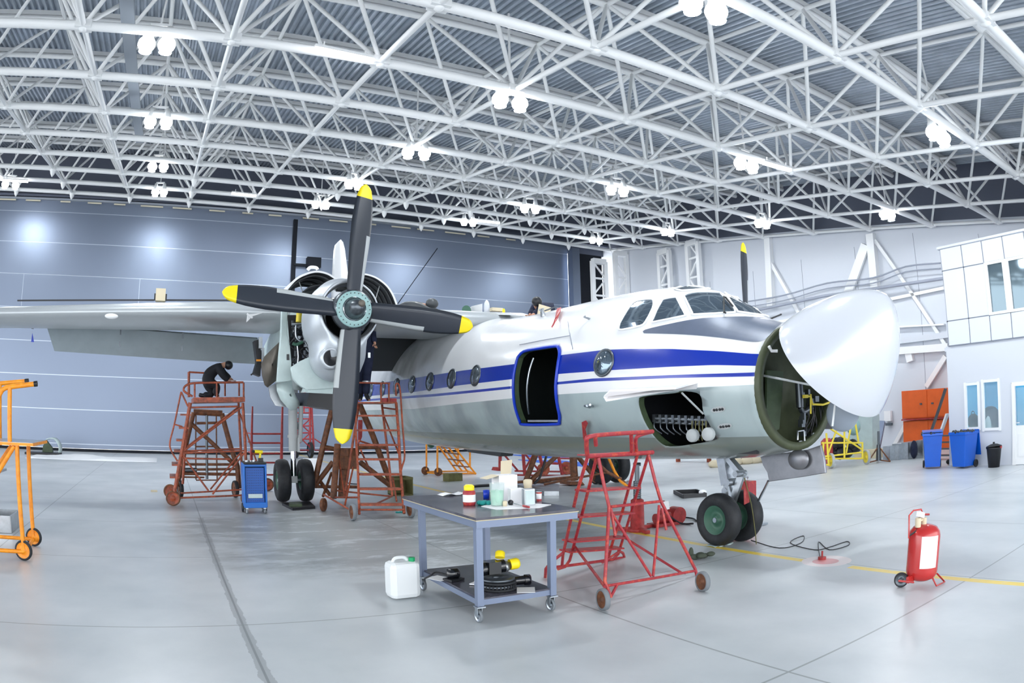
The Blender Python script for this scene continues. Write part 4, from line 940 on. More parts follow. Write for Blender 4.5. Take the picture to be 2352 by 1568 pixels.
for k in range(4): MB().lathe([(.05, k * .03), (.15, k * .03), (.158, k * .03 + .006), (.158, k * .03 + .02), (.15, k * .03 + .025), (.05, k * .03 + .025), (.05, k * .03)], p + Vector((.006 * (-1) ** k, 0, .0)), n=40).build('disc', 'steel_dark' if k % 2 else 'rubber', j)
m = MB()
for k in range(30):
    t_ = 2 * PI * k / 30; m.box(p + Vector((.159 * math.cos(t_), .159 * math.sin(t_), .045)), (.012, .012, .03), rz=t_)
m.split('disc_tooth', 'rubber', j)
p = sp(1144, 1352) + Vector((.02, .03, .185)); j = thing('generator', 'black starter generator with two yellow caps resting on the brake discs', 'motor', (p.x, p.y, .35), S2)
m = MB(); m.cyl(p + Vector((-.16, .02, 0)), p + Vector((.06, 0, .02)), .06, n=20); m.box(p + Vector((-.06, 0, .02)), (.12, .13, .11)); m.cyl(p + Vector((-.16, 0, 0)), p + Vector((-.2, 0, 0)), .045, n=16); m.build('motor_body', 'black_gloss', j)
m = MB(); m.lathe([(.04, 0), (.052, .04), (.035, .08)], p + Vector((.04, 0, .01)), (1, .1, 0), n=20); m.build('motor_flange', 'alu', j)
m = MB(); m.lathe([(.05, 0), (.052, .07), (.04, .09), (0, .095)], p + Vector((.1, -.03, .03)), (1, -.1, .1), n=22); m.lathe([(.045, 0), (.045, .05), (.03, .065), (0, .07)], p + Vector((.06, .08, .08)), (.3, .4, 1), n=22); m.build('yellow_cap', 'tip_yellow', j)
p = sp(1200, 1345) + Vector((0, 0, .05)); j = thing('black_solenoid', 'short glossy black cylinder part on papers at the right of the lower shelf', 'motor', (p.x, p.y, .24), S2)
MB().cyl(p + Vector((-.06, .03, 0)), p + Vector((.03, 0, .005)), .042, n=20).build('cylinder_body', 'black_gloss', j); MB().lathe([(.05, 0), (.052, .05), (.04, .06), (0, .06)], p + Vector((.02, 0, .005)), (1, -.3, 0), n=20).build('end_cap', 'black_gloss', j)
p = sp(1042, 1332) + Vector((0, 0, .0)); j = thing('black_pump', 'black bell shaped pump with a cable at the left of the lower shelf', 'pump', p, S2)
MB().box(p + Vector((0, 0, .012)), (.16, .13, .02), rz=.3).build('pump_base', 'black', j); MB().lathe([(0, 0), (.055, 0), (.05, .1), (.03, .12), (0, .12)], p + Vector((-.05, .03, .06)), (1, -.5, .1), n=20).build('pump_housing', 'black_gloss', j)
MB().tube(arc([p + Vector(v) for v in ((-.05, .04, .05), (-.14, .1, .07), (-.2, .08, .05), (-.26, .1, .02))], 4), .01).build('pump_cable', 'black', j)
for px, py, l, rz in ((1008, 1328, 'white paper beside the black pump on the lower shelf', .4), (1208, 1355, 'white papers under the black cylinder part', -.5)):
    p = sp(px, py); MB().box((p.x, p.y, .2325), (.16, .2, .003), rz=rz).build('paper_sheet', 'paper', None, l, 'paper', S2)
p = sp(1088, 1342); m = MB(); m.box(p + Vector((0, 0, .01)), (.07, .05, .012), rz=.6); m.cyl(p + Vector((.02, 0, .01)), p + Vector((.02, 0, .03)), .015, n=10); m.build('white_clamp', 'paper', None, 'small white clamp behind the near bench leg', 'clamp', S2)
# ---- white jerrycan
mat('jerry_white', (238, 242, 244), .35, alpha=.93); p = PZ(926, 1371)
j = thing('jerrycan', 'translucent white plastic jerrycan with a green cap beside the bench leg', 'canister', p)
MB().box(p + Vector((0, .0, .19)), (.31, .24, .37), rz=.05).build('can_body', 'jerry_white', j, bevel=.05)
m = MB(); m.tube(arc([p + Vector(v) for v in ((-.1, 0, .36), (-.07, 0, .405), (.02, 0, .41), (.06, 0, .38))], 4), .018); m.build('can_handle', 'jerry_white', j)
mat('cap_green', (10, 160, 100), .4); MB().cyl(p + Vector((.09, -.04, .37)), p + Vector((.09, -.04, .412)), .032, n=18).build('screw_cap', 'cap_green', j)
# ---- wheeled red fire extinguisher
p = Vector((6.13, 3.22, 0)); e = thing('fire_extinguisher', 'large red wheeled fire extinguisher standing alone on the yellow line', 'fire extinguisher', p)
mat('ext_red', (186, 42, 40), .22, coat=.4); tl = Vector((.02, -.02, 1))
MB().lathe([(0, .05), (.08, .055), (.14, .085), (.162, .13), (.165, .16), (.165, .50), (.155, .545), (.12, .585), (.06, .605), (0, .61)], p, tl, n=40).build('cylinder', 'ext_red', e)
cx_ = math.atan2(-p.y, -p.x)
u_, v_, d_ = frame(tl); az_ = Vector((-.25, -1, 0)).normalized(); a0 = math.atan2(az_.dot(v_), az_.dot(u_))
MB().lathe([(.1665, .2), (.1665, .51)], p, tl, n=16, a0=a0 - .15, a1=a0 + 1.0).build('instruction_label', 'paper', e)
q = p + Vector((.0, 0, .6)); m = MB(); m.cyl(q, q + Vector((0, 0, .07)), .028, n=14); m.cyl(q + Vector((-.09, .02, -.01)), q + Vector((-.09, .02, .08)), .03, n=14); m.cyl(q + Vector((-.09, .02, .05)), q + Vector((0, 0, .05)), .012, n=10); m.build('brass_valve', 'card', e)
MB().box(q + Vector((-.08, 0, .11)), (.09, .05, .05), ry=.3).build('valve_cover', 'paper', e); MB().cyl(q + Vector((.0, 0, .1)), q + Vector((.07, -.02, .09)), .01, n=8).build('valve_lever', 'red_dull', e)
MB().tube([q + Vector(v) for v in ((-.2, .06, -.1), (-.21, .06, .12), (-.16, .04, .16), (-.07, .0, .16), (-.04, 0, .12))], .008).build('handle', 'ext_red', e)
MB().tube([q + Vector(v) for v in ((-.2, .06, -.08), (-.12, .02, -.04), (-.09, .02, -.01))], .009).build('hose', 'black', e)
MB().tube([p + Vector(v) for v in ((.03, -.12, .08), (.0, -.19, .012), (.17, -.2, .012), (.17, -.1, .09))], .009).build('foot_loop', 'ext_red', e)
m = MB(); m.box(p + Vector((-.17, .03, .1)), (.12, .03, .06)); m.cyl(p + Vector((-.25, .12, .09)), p + Vector((-.24, -.05, .09)), .01); m.build('axle_bracket', 'ext_red', e)
simple_wheel(PZ(2070, 1331, .075), .075, .04, (.9, .35, 0), 'black', 'steel_dark', e)
# ---- orange step platform cropped by the left frame edge
t = thing('orange_step_platform', 'bright orange rolling step platform cropped by the left edge', 'ladder', (-2.2, 9.0, 0))
y0, y1 = 8.53, 9.5; Z = zp(0, 640, 2.306)
a0_ = lambda *p: [PY(*Z(*q), y0) for q in p]; b0_ = lambda *p: [PY(*Z(*q), y1) for q in p]
MB().box((-2.35, 9.0, 1.385), (1.3, 1.05, .035)).box((-2.35, 9.0, 1.40), (1.28, 1.03, .01), m=1).build('platform', ['orange_paint', 'steel'], t)
for f, pts in ((a0_, ((90, 880), (127, 1440))), (b0_, ((150, 880), (178, 1375))), (a0_, ((75, 885), (-60, 1110))), (b0_, ((60, 885), (-90, 1110)))): MB().tube(f(*pts), .03).build('leg', 'orange_paint', t)
m = MB(); m.tube([Vector((-3.3, y0, .11)), a0_((127, 1445))[0]], .026); m.tube([Vector((-3.3, y1, .11)), b0_((178, 1378))[0]], .026); m.tube([a0_((140, 1440))[0], b0_((176, 1378))[0]], .026); m.build('base_frame', 'orange_paint', t)
m = MB(); m.tube(arc(a0_((-40, 700), (0, 610), (22, 582), (60, 572), (190, 556)), 4), .03); m.tube(a0_((52, 575), (52, 880)), .03); m.build('handrail', 'orange_paint', t)
m = MB(); m.tube(b0_((-60, 562), (0, 554), (145, 542)), .03); m.tube(b0_((0, 555), (0, 880)), .03); m.build('handrail', 'orange_paint', t)
for f, a, b in ((a0_, (180, 557), (198, 555)), (b0_, (132, 543), (152, 541))): MB().tube(f(a, b), .034).build('grip_cap', 'black', t)
for zz_ in (1.0, .65, .3): x_ = -2.15 - (1.385 - zz_) * .75; MB().box((x_, 9.0, zz_), (.25, 1.0, .03)).build('tread', 'steel', t)
for f, q in ((a0_, (126, 1450)), (b0_, (180, 1378))): c = f(q)[0]; simple_wheel((c.x, c.y, .125), .125, .05, (.25, 1, 0), 'rubber', 'orange_paint', t)
p = PZ(0, 1222); m = MB()
for dx, dy, a, b in ((-.3, 0, .02, .7), (.2, 0, .02, .7), (-.05, -.35, .5, .02), (-.05, .35, .5, .02)): m.box(p + Vector((dx, dy + .3, .13)), (a, b, .25))
m.box(p + Vector((-.05, .3, .012)), (.5, .7, .02)); m.build('aluminium_tray', 'alu', None, 'open square aluminium tray on the floor behind the bright orange platform', 'tray')
# ---- rust orange maintenance platform below the left wing
t = thing('maintenance_platform', 'rusty orange maintenance platform under the left wing with a kneeling worker', 'work platform', (1.0, 14.8, 0)); Z = zp(370, 800, 4.0192); y0, y1 = 14.2, 15.5
A_ = lambda *p: [PY(*Z(*q), y0) for q in p]; B_ = lambda *p: [PY(*Z(*q), y1) for q in p]
c = A_((300, 452), (775, 447), (775, 492), (300, 500)); MB().prism(c, (0, 1.3, 0)).build('platform_tray', 'rust_orange', t)
m = MB(); m.tube(arc(A_((760, 312), (520, 315), (300, 320), (225, 345), (208, 385), (240, 415), (292, 442)), 4), .022)
for q in (310, 515, 762): m.tube(A_((q, 315), (q, 450)), .02)
m.build('guard_rail', 'rust_orange', t)
m = MB(); m.tube(B_((255, 218), (405, 226)), .02); m.tube(B_((256, 218), (256, 450)), .03); m.tube(B_((590, 320), (590, 440)), .02); m.tube(B_((720, 320), (720, 440)), .02); m.split('guard_rail', 'rust_orange', t)
for f, pts, r_ in ((A_, ((270, 500), (205, 880), (125, 1320)), .038), (A_, ((755, 500), (772, 800), (800, 1330)), .03), (B_, ((715, 500), (735, 900), (755, 1290)), .028), (B_, ((262, 500), (200, 1250)), .03)): MB().tube(f(*pts), r_).build('leg', 'rust_orange', t)
m = MB()
for f, a, b in ((A_, (205, 950), (745, 540)), (B_, (205, 935), (715, 540)), (A_, (200, 985), (437, 1312)), (A_, (770, 960), (475, 1345)), (B_, (735, 960), (455, 1300)), (A_, (195, 965), (770, 945)), (B_, (200, 948), (740, 925)), (A_, (190, 1012), (640, 1022)), (A_, (280, 545), (715, 535)), (B_, (730, 600), (880, 1040)), (B_, (180, 1335), (780, 1300)), (A_, (175, 1378), (790, 1352))): m.tube(f(a, b), .019)
m.split('brace', 'rust_orange', t)
m = MB(); m.tube(arc(A_((185, 400), (122, 700), (82, 860), (92, 940), (152, 1040)), 4), .018); m.tube(A_((185, 400), (248, 535)), .018); m.tube(A_((125, 700), (198, 722)), .015); m.build('stair_handrail', 'rust_orange', t)
for q in ((240, 612), (225, 735), (200, 850), (178, 950), (158, 1075), (138, 1190)):
    p = A_(q)[0]; MB().box((p.x - .03, p.y + .35, p.z), (.2, .75, .035)).build('tread', 'rust_orange', t)
for q, f in (((112, 1388), A_), ((85, 1320), B_), ((800, 1340), A_)):
    p = f(q)[0]; simple_wheel((p.x, p.y, .155), .155, .06, (.1, 1, 0), 'rust_brown', 'rust_orange', t)
# ---- brown tripod wing jacks
def jack(name, lab, loc, Zf, y, legs, extra, wheels):
    t = thing(name, lab, 'jack', loc, 'brown tripod wing jacks'); f = lambda *p: [PY(*Zf(*q), y + (q[2] if len(q) > 2 else 0)) for q in p]
    ff = lambda p: [PY(*Zf(q[0], q[1]), y + (q[2] if len(q) > 2 else 0)) for q in p]
    for pts, r_ in legs: MB().tube(ff(pts), r_, n=10).build('leg', 'rust_brown', t)
    m = MB()
    for pts, r_ in extra: m.tube(ff(pts), r_)
    m.split('frame_tube', 'rust_brown', t)
    for q, R_w, tyre in wheels: p = ff([q])[0]; simple_wheel((p.x, p.y, R_w), R_w, .09, (1, .2, 0), tyre, 'rust_brown', t)
    return t, ff
t, ff = jack('wing_jack', 'brown tripod jack standing inside the left maintenance platform', (1.2, 15.6, 0), Z, 15.7,
    [([(300, 590), (150, 1270)], .055), ([(560, 600), (640, 900), (705, 1090), (720, 1290)], .06), ([(275, 690), (480, 880), (665, 1060)], .05)],
    [([(300, 585), (565, 600)], .07), ([(330, 690), (555, 685)], .03), ([(322, 610), (322, 1210)], .016), ([(510, 600), (518, 1215)], .016), ([(320, 905), (515, 905)], .018), ([(190, 1068), (690, 1070)], .03), ([(200, 1118), (690, 1112)], .028), ([(165, 1152), (720, 1162)], .035), ([(322, 1215), (520, 1215)], .014), ([(160, 1185), (400, 1190)], .02)],
    [((178, 1290), .19, 'rubber'), ((685, 1290), .19, 'rubber')])
MB().cyl(*ff([(422, 580), (424, 1205)]), .032).build('jack_screw', 'steel_dark', t)
MB().cyl(*ff([(200, 1122), (330, 1120)]), .05).build('jack_cylinder', 'steel_dark', t)
# ---- blue tool cart with cordless drill
p = PZ(589, 1180); y0 = p.y; t = thing('tool_cart', 'tall blue tool cart with a perforated back and a white label', 'tool cart', (p.x, y0 + .2, 0)); w = .41; cx = p.x
mat('blue_perf', (18, 84, 168), .45)
m = MB()
for s_ in (-1, 1): m.box((cx + s_ * w / 2, y0 + .2, .53), (.035, .4, .82))
m.box((cx, y0 + .2, .16), (w, .4, .1)); m.box((cx, y0 + .2, .9), (w, .4, .05)); m.box((cx, y0 + .39, .5), (w, .02, .75)); m.build('cart_body', 'blue_steel', t, bevel=.008)
m = MB(); m.box((cx, y0 + .06, .52), (w - .06, .01, .66))
for i in range(13):
    for k in range(9): m.cyl((cx - .14 + .035 * k, y0 + .056, .24 + .047 * i), (cx - .14 + .035 * k, y0 + .054, .24 + .047 * i), .007, n=6, m=1)
m.build('perforated_panel', ['blue_perf', 'black'], t); MB().box((cx, y0 + .04, .33), (.27, .008, .075)).build('label_plate', 'panel_mint', t)
m = MB(); m.box((cx, y0 + .2, .94), (w + .03, .42, .03)); m.tube([Vector((cx + s, y0 - .03, .93)) for s in (-.2, .2)], .014); m.build('tray_top', 'black', t)
for s_ in (-1, 1):
    for dy in (.04, .36):
        c = MB().box((cx + s_ * .17, y0 + dy, .1), (.05, .05, .02)).build('caster', 'alu', t); simple_wheel((cx + s_ * .17, y0 + dy, .05), .05, .035, (1, .1, 0), 'tyre_grey', 'alu', c, 'caster_wheel')
for s_ in (-1, 1): simple_wheel((cx + s_ * .225, y0 + .3, .09), .09, .03, (1, 0, 0), 'black', 'black', t)
d = thing('cordless_drill', 'yellow and black cordless drill standing on the blue tool cart', 'drill', (cx + .12, y0 + .2, .955)); q = Vector((cx + .12, y0 + .2, .955))
MB().box(q + Vector((.02, 0, .035)), (.09, .08, .07)).build('battery', 'black', d); m = MB(); m.box(q + Vector((.01, 0, .11)), (.035, .04, .1), ry=.15); m.cyl(q + Vector((-.09, 0, .19)), q + Vector((.06, 0, .18)), .033, n=14); m.build('drill_body', 'tip_yellow', d); MB().cyl(q + Vector((-.14, 0, .193)), q + Vector((-.09, 0, .19)), .02, n=12).build('chuck', 'black', d)
m = MB()
for k in range(4): m.box((cx - .15 + .05 * k, y0 + .15 + .05 * (k % 2), .97), (.04, .03, .03), rz=k)
m.build('small_parts_pile', 'alu', None, 'small heap of metal bits on top of the blue tool cart', 'parts', kind='stuff')
# ---- rust orange step ladder next to the propeller
t = thing('rusty_step_ladder', 'rusty orange wheeled step ladder facing the camera below the propeller', 'ladder', (3.8, 12.6, 0)); Z = zp(640, 860, 4.6125)
def S_(x, y, dy=0): # steps plane: depth grows with height
    px, py = Z(x, y); f = max(0, min(1, (1390 - y) / 1090)); return PY(px, py, 11.8 + 1.25 * f + dy)
MB().tube([S_(*q) for q in ((832, 90), (830, 300), (815, 560), (840, 1000), (855, 1480))], .024).build('stringer', 'rust_orange', t)
MB().tube([S_(*q) for q in ((1245, 300), (1270, 600), (1290, 1000), (1330, 1470))], .028).build('stringer', 'rust_orange', t)
for q in ((445, 835, 1250), (600, 845, 1265), (755, 845, 1278), (908, 850, 1285), (1068, 860, 1300), (1222, 860, 1308), (1388, 868, 1320)):
    a, b = S_(q[1], q[0]), S_(q[2], q[0]); MB().prism([a + Vector((0, -.04, 0)), b + Vector((0, -.04, 0)), b + Vector((0, .16, 0)), a + Vector((0, .16, 0))], (0, 0, .035)).build('tread', 'rust_orange', t)
a, b = S_(828, 305), S_(1255, 305); MB().prism([a, b, b + Vector((0, 1.0, 0)), a + Vector((0, 1.0, 0))], (0, 0, .03)).build('platform', 'rust_orange', t)
m = MB(); m.tube([S_(825, 85), S_(1180, 92)], .017)
for x in (1085, 1168): m.tube([S_(x, 92), S_(x, 300)], .018)
m.tube([S_(825, 88, 1), S_(1100, 95, 1)], .017); m.split('guard_rail', 'rust_orange', t); MB().prism([S_(1090, 248, .05), S_(1250, 252, .05), S_(1250, 300, .05), S_(1090, 300, .05)], (0, .02, 0)).build('toe_board', 'red_dull', t)
MB().tube(arc([S_(*q) for q in ((1245, 225), (1240, 120), (1262, 95), (1288, 170), (1310, 500), (1335, 850), (1312, 960), (1285, 1060))], 3), .018).build('handrail', 'rust_orange', t)
yb = 14.0
for pts in (((1095, 320, 13.9), (1130, 620, 13.7), (1165, 900, 13.6), (1205, 1290, 13.5)), ((850, 320, 14), (700, 1290, 13.9))): MB().tube([PY(*Z(x, y), d) for x, y, d in pts], .026).build('leg', 'rust_orange', t)
m = MB()
for a, b in (((1105, 350, 13.9), (1245, 370, 13.0)), ((1100, 400, 13.9), (1270, 830, 12.4)), ((870, 800, 12.4), (990, 1060, 13.5)), ((850, 700, 12.5), (1150, 795, 13.7)), ((850, 1300, 11.9), (600, 1300, 13.6)), ((860, 1430, 11.8), (1330, 1430, 11.8)), ((1030, 1370, 11.9), (1200, 1290, 13.4)), ((480, 1270, 13.0), (770, 1440, 11.9)), ((590, 1225, 13.8), (1200, 1290, 13.5)), ((640, 900, 14), (700, 1290, 13.6)), ((790, 980, 13), (700, 1390, 12.5)), ((1210, 1090, 13.4), (1250, 1340, 12.6))): m.tube([PY(*Z(a[0], a[1]), a[2]), PY(*Z(b[0], b[1]), b[2])], .018)
m.build('brace', 'rust_orange', t)
for q, y_, R_w in (((785, 1455), 11.75, .15), ((1400, 1430), 11.75, .15), ((475, 1380), 13.1, .13)):
    c = PY(*Z(*q), y_); simple_wheel((c.x, c.y, R_w), R_w, .07, (1, .05 if R_w > .14 else -.7, 0), 'tyre_grey' if R_w > .14 else 'rust_brown', 'rust_brown', t)
t, ff = jack('wing_jack', 'brown tripod jack behind the rusty step ladder and lower propeller blade', (3.9, 15.2, 0), Z, 14.6,
    [([(575, 330), (470, 760), (370, 1195)], .062), ([(625, 740, -.6), (580, 1310, -.9)], .07), ([(850, 300), (1000, 650), (1200, 1185, .2)], .065), ([(575, 925), (375, 1190)], .055), ([(860, 925), (1020, 1050), (1190, 1180, .2)], .06)],
    [([(470, 765), (600, 790)], .05), ([(840, 770), (1140, 760)], .05), ([(380, 1185), (840, 1190)], .035), ([(560, 1040), (470, 1290, -.5)], .03), ([(440, 1130), (540, 1270, -.5)], .04)], [])
c = ff([(715, 925)])[0]; m = MB(); m.box(c, (.42, .4, .28)); m.box(c + Vector((.05, -.1, .22)), (.3, .3, .16), rz=.4); m.cyl(c + Vector((-.05, 0, -.1)), c + Vector((-.1, 0, -.75)), .1, n=14); m.build('jack_head', 'rust_brown', t)
MB().tube(arc(ff([(730, 1030), (690, 1100), (740, 1150), (830, 1160)]), 4), .012).build('hydraulic_hose', 'black', t)
MB().prism(ff([(850, 480), (890, 480), (885, 660), (850, 740)]), (0, .08, 0)).build('fork_end', 'red_dull', t)
# ---- chocks, boxes and oddments round the left main wheels
p = PZ(680, 1168); t = thing('wheel_chock_plate', 'dark flat ramp plate in front of the main wheels', 'chock', (p.x, p.y + .3, 0)); m = MB().prism([PZ(648, 1160), PZ(672, 1172), PZ(724, 1168), PZ(712, 1156)], (0, 0, .05)); m.build('plate', 'black', t); MB().prism([PZ(664, 1158, .05), PZ(665, 1164, .05), PZ(694, 1163, .05), PZ(690, 1157, .05)], (0, 0, .05)).build('steel_block', 'bay_green', t)
p = PZ(928, 1138); q = Vector((p.x, p.y + .25, .21)); m = MB()
m.box(q + Vector((0, .24, 0)), (.46, .02, .42)); m.box(q + Vector((-.22, 0, 0)), (.02, .48, .42)); m.box(q + Vector((.22, 0, 0)), (.02, .48, .42)); m.box(q + Vector((0, 0, -.2)), (.46, .48, .02)); m.box(q + Vector((0, -.24, .18)), (.46, .02, .05)); m.build('wooden_crate', 'wood_green', None, 'open greenish wooden crate behind the right wheel of the rusty ladder', 'box')
p = PZ(1045, 1105); MB().box((p.x, p.y + .15, .11), (.46, .3, .22), rz=.15).build('timber_block', 'wood_green', None, 'short timber block on the floor beneath the fuselage', 'wood block')
p = PZ(912, 1178); m = MB()
for k in range(4): m.ball(p + Vector((.03 * k, .01 * (-1) ** k, .015)), .025, (1.3, 1, .6), n=8, k=6)
m.build('teal_glove', 'teal_cloth', None, 'small teal glove on the floor under the rusty step ladder', 'glove')
p = PZ(354, 1129); MB().box((p.x, p.y, .02), (.16, .08, .04)).build('small_wood_offcut', 'card', None, 'small wooden offcut on open floor left of the maintenance platform', 'wood block')
# ---- red trolley frame behind the blue cart, and red lattice stand further back
t = thing('red_trolley', 'red tubular trolley with tall pointed posts behind the blue tool cart', 'trolley', (2.0, 17.4, 0)); y_ = 17.0
for a, b in (((580, 933), (577, 1100)), ((650, 902), (646, 1090))): MB().tube([PY(*a, y_), PY(*b, y_)], [.02, .045], n=8).build('post', 'red_dull', t)
m = MB()
for py in (996, 1017, 1041, 1062, 1090): m.tube([PY(579, py, y_), PY(648, py, y_)], .022); m.tube([PY(579, py, y_), PY(579, py, y_) + Vector((0, .8, 0))], .018)
m.build('rail', 'red_dull', t)
for px in (607, 640): p = PZ(px, 1122); simple_wheel((p.x, 17.0, .16), .16, .06, (.1, 1, 0), 'rust_brown', 'rust_orange', t)
p = PZ(700, 1052); y_ = p.y; t = thing('red_lattice_stand', 'tall red lattice service tower far behind the main wheels', 'work platform', (p.x, y_, 0)); Z = zp(640, 860, 4.6125)
f = lambda *q: [PY(*Z(a, b), y_) for a, b in q]
for x0, x1 in ((180, 165), (330, 335), (350, 372)): MB().tube(f((x0, 350), (x1, 800)), .05, n=6).build('post', 'red_paint', t)
m = MB()
for y in (350, 405, 468, 543, 617, 682, 800): m.tube(f((175, y), (360, y)), .035, n=6)
for a, b in (((175, 468), (335, 617)), ((335, 468), (175, 617)), ((175, 617), (335, 770)), ((335, 617), (175, 770)), ((380, 680), (560, 800)), ((380, 800), (570, 800)), ((270, 250), (270, 400)), ((200, 210), (310, 180)), ((205, 240), (310, 300)), ((200, 290), (320, 200)), ((215, 405), (270, 370))): m.tube(f(a, b), .03, n=6)
m.build('lattice', 'red_paint', t)
for x in (180, 337): p = f((x, 850))[0]; simple_wheel((p.x, p.y, .36), .36, .15, (1, .1, 0), 'rubber', 'steel_dark', t)
p = PZ(715, 1080); MB().box((p.x, p.y, .2), (.5, .4, .4)).build('white_carton', 'paper', None, 'white carton behind the right main wheel', 'box')
# ---- orange stair trolley and red frames beyond the fuselage
t = thing('orange_stair_trolley', 'orange stair trolley on small wheels seen below the fuselage', 'ladder', (8.6, 20.2, 0)); Z = zp(840, 960, 5.88)
f = lambda *q: [PY(*Z(a, b), 19.9 + (c if len(q_) > 2 else 0)) for q_ in q for a, b, c in [tuple(q_) + (0,) * (3 - len(q_))]]
for a, b in (((820, 250, .7), (820, 700, .7)), ((968, 300), (968, 730)), ((1248, 300, .7), (1248, 620, .7)), ((1408, 300), (1408, 650))): MB().tube(f(a, b), .03, n=6).build('post', 'orange_paint', t)
for a, b in (((930, 300, .7), (1225, 710, .7)), ((1040, 380, .5), (1300, 710, .5)), ((1100, 370, .2), (1385, 730, .2)), ((1180, 370), (1480, 745))): MB().tube(f(a, b), .03, n=6).build('stringer', 'orange_paint', t)
for a, b in (((1030, 388, .5), (1190, 392)), ((1080, 462, .5), (1255, 485)), ((1120, 550, .5), (1320, 575)), ((1180, 635, .5), (1390, 660))): MB().bar(*f(a, b), .12, .03, up=(0, 0, 1)).build('tread', 'rust_brown', t)
m = MB()
for a, b in (((830, 722, .7), (1380, 712, .7)), ((1010, 748), (1490, 745)), ((830, 735, .7), (980, 750)), ((1385, 715, .7), (1485, 750))): m.tube(f(a, b), .028, n=6)
m.build('base_frame', 'orange_paint', t)
for q in ((805, 722, .7), (980, 755, 0)): p = f(q)[0]; simple_wheel((p.x, p.y, .13), .13, .05, (.2, 1, 0), 'rust_brown', 'rust_brown', t)
Z = zp(1120, 1020, 6.533)
t = thing('red_stair_frame', 'red scaffold stair frame standing under the far wing', 'work platform', (11, 18.2, 0)); f = lambda *q: [PY(*Z(a, b), 18.0) for a, b in q]
for a, b in (((190, 100), (185, 380)), ((525, 60), (560, 470)), ((765, 100), (820, 330)), ((1045, 100), (1125, 480))): MB().tube(f(a, b), .05, n=6).build('post', 'red_dull', t)
m = MB()
for a, b in (((225, 130), (450, 390)), ((550, 130), (760, 380)), ((700, 130), (560, 370)), ((930, 300), (870, 440)), ((410, 400), (1080, 410)), ((410, 460), (1120, 470)), ((1060, 210), (1250, 215)), ((1090, 320), (1250, 325)), ((1120, 432), (1270, 436)), ((790, 265), (1060, 285)), ((810, 280), (1050, 295))): m.tube(f(a, b), .03, n=6)
m.build('lattice', 'red_dull', t); MB().prism(f((150, 400), (170, 350), (230, 350), (240, 400)), (0, .4, 0)).build('foot', 'red_dull', t)
for q in ((835, 450), (1180, 450)): p = f(q)[0]; simple_wheel((p.x, p.y, .2), .2, .08, (.3, 1, 0), 'rust_orange', 'rust_orange', t)
t, ff = jack('wing_jack', 'brown tripod jack seen under the fuselage beside the far main wheels', (9.9, 15.4, 0), Z, 14.9,
    [([(725, 140), (640, 370), (560, 590)], .07), ([(1040, 170), (850, 350), (620, 570)], .06), ([(1285, 170), (1290, 350), (1305, 540)], .1), ([(1350, 180), (1530, 400), (1660, 570)], .06)],
    [([(430, 570), (1280, 490)], .035), ([(630, 590), (1280, 485)], .03), ([(850, 600, -.8), (1250, 520, -.8), (1800, 420, -.8)], .03), ([(1800, 430, -.9), (2150, 620, -1.5)], .03), ([(1600, 300), (1700, 600)], .05)], [((1620, 560, 0), .2, 'rubber')])
MB().tube(arc(ff([(885, 160, -.5), (830, 350, -.5), (780, 500, -.5), (700, 590, -.5)]), 4), .03).build('hydraulic_hose', 'black', t)
m = MB(); m.prism(ff([(1240, 560), (1420, 560), (1460, 610), (1240, 610)]), (0, .5, 0)); m.build('foot_pad', 'rust_brown', t)
t = thing('tow_bar', 'yellow tow bar with forked end at the far main wheels', 'tow bar', (10.6, 13.2, .05)); f = lambda *q: [PY(*Z(a, b), 13.4) for a, b in q]
MB().tube(f((1800, 170), (1900, 400), (1990, 550), (2110, 640)), .035, n=8).build('tow_arm', 'orange_paint', t); MB().tube(f((1560, 200), (1800, 420), (2000, 520)), .04, n=8).build('tow_arm', 'rust_brown', t)
c = f((2120, 690))[0]; simple_wheel((c.x, c.y, .1), .1, .05, (1, .3, 0), 'boot_grey', 'steel', t)
m = MB(); p = PZ(1255, 1128); m.prism([PZ(1176, 1118), PZ(1250, 1138), PZ(1284, 1138), PZ(1284, 1120)], (0, 0, .1)); m.build('aluminium_pan', 'alu', None, 'shallow wrinkled aluminium pan on the floor behind the bench', 'tray')
m = MB(); m.tube(arc([PZ(1070, 1125, .03), PZ(1085, 1117, .03), PZ(1130, 1114, .03), PZ(1180, 1112, .03), PZ(1240, 1113, .03), PZ(1275, 1122, .03)], 4), .04); m.ball(PZ(1245, 1108, .06), .3, (1, .4, .15), n=16); m.build('black_hose', 'black', None, 'thick black hose lying on the floor behind the bench items', 'hose')
mat('tarp_blue', (40, 96, 200), .5)
for k, (q, l) in enumerate(((((1165, 1044), (1230, 1046), (1330, 1052), (1240, 1052)), 'blue sheet on the far floor behind the red frame, nearest the doors'), (((1190, 1056), (1290, 1058), (1440, 1072), (1400, 1076), (1250, 1064)), 'larger blue sheet on the far floor beyond the far wheels'))):
    MB().prism([PZ(*a) for a in q], (0, 0, .02)).build('blue_tarp', 'tarp_blue', None, l, 'tarp')
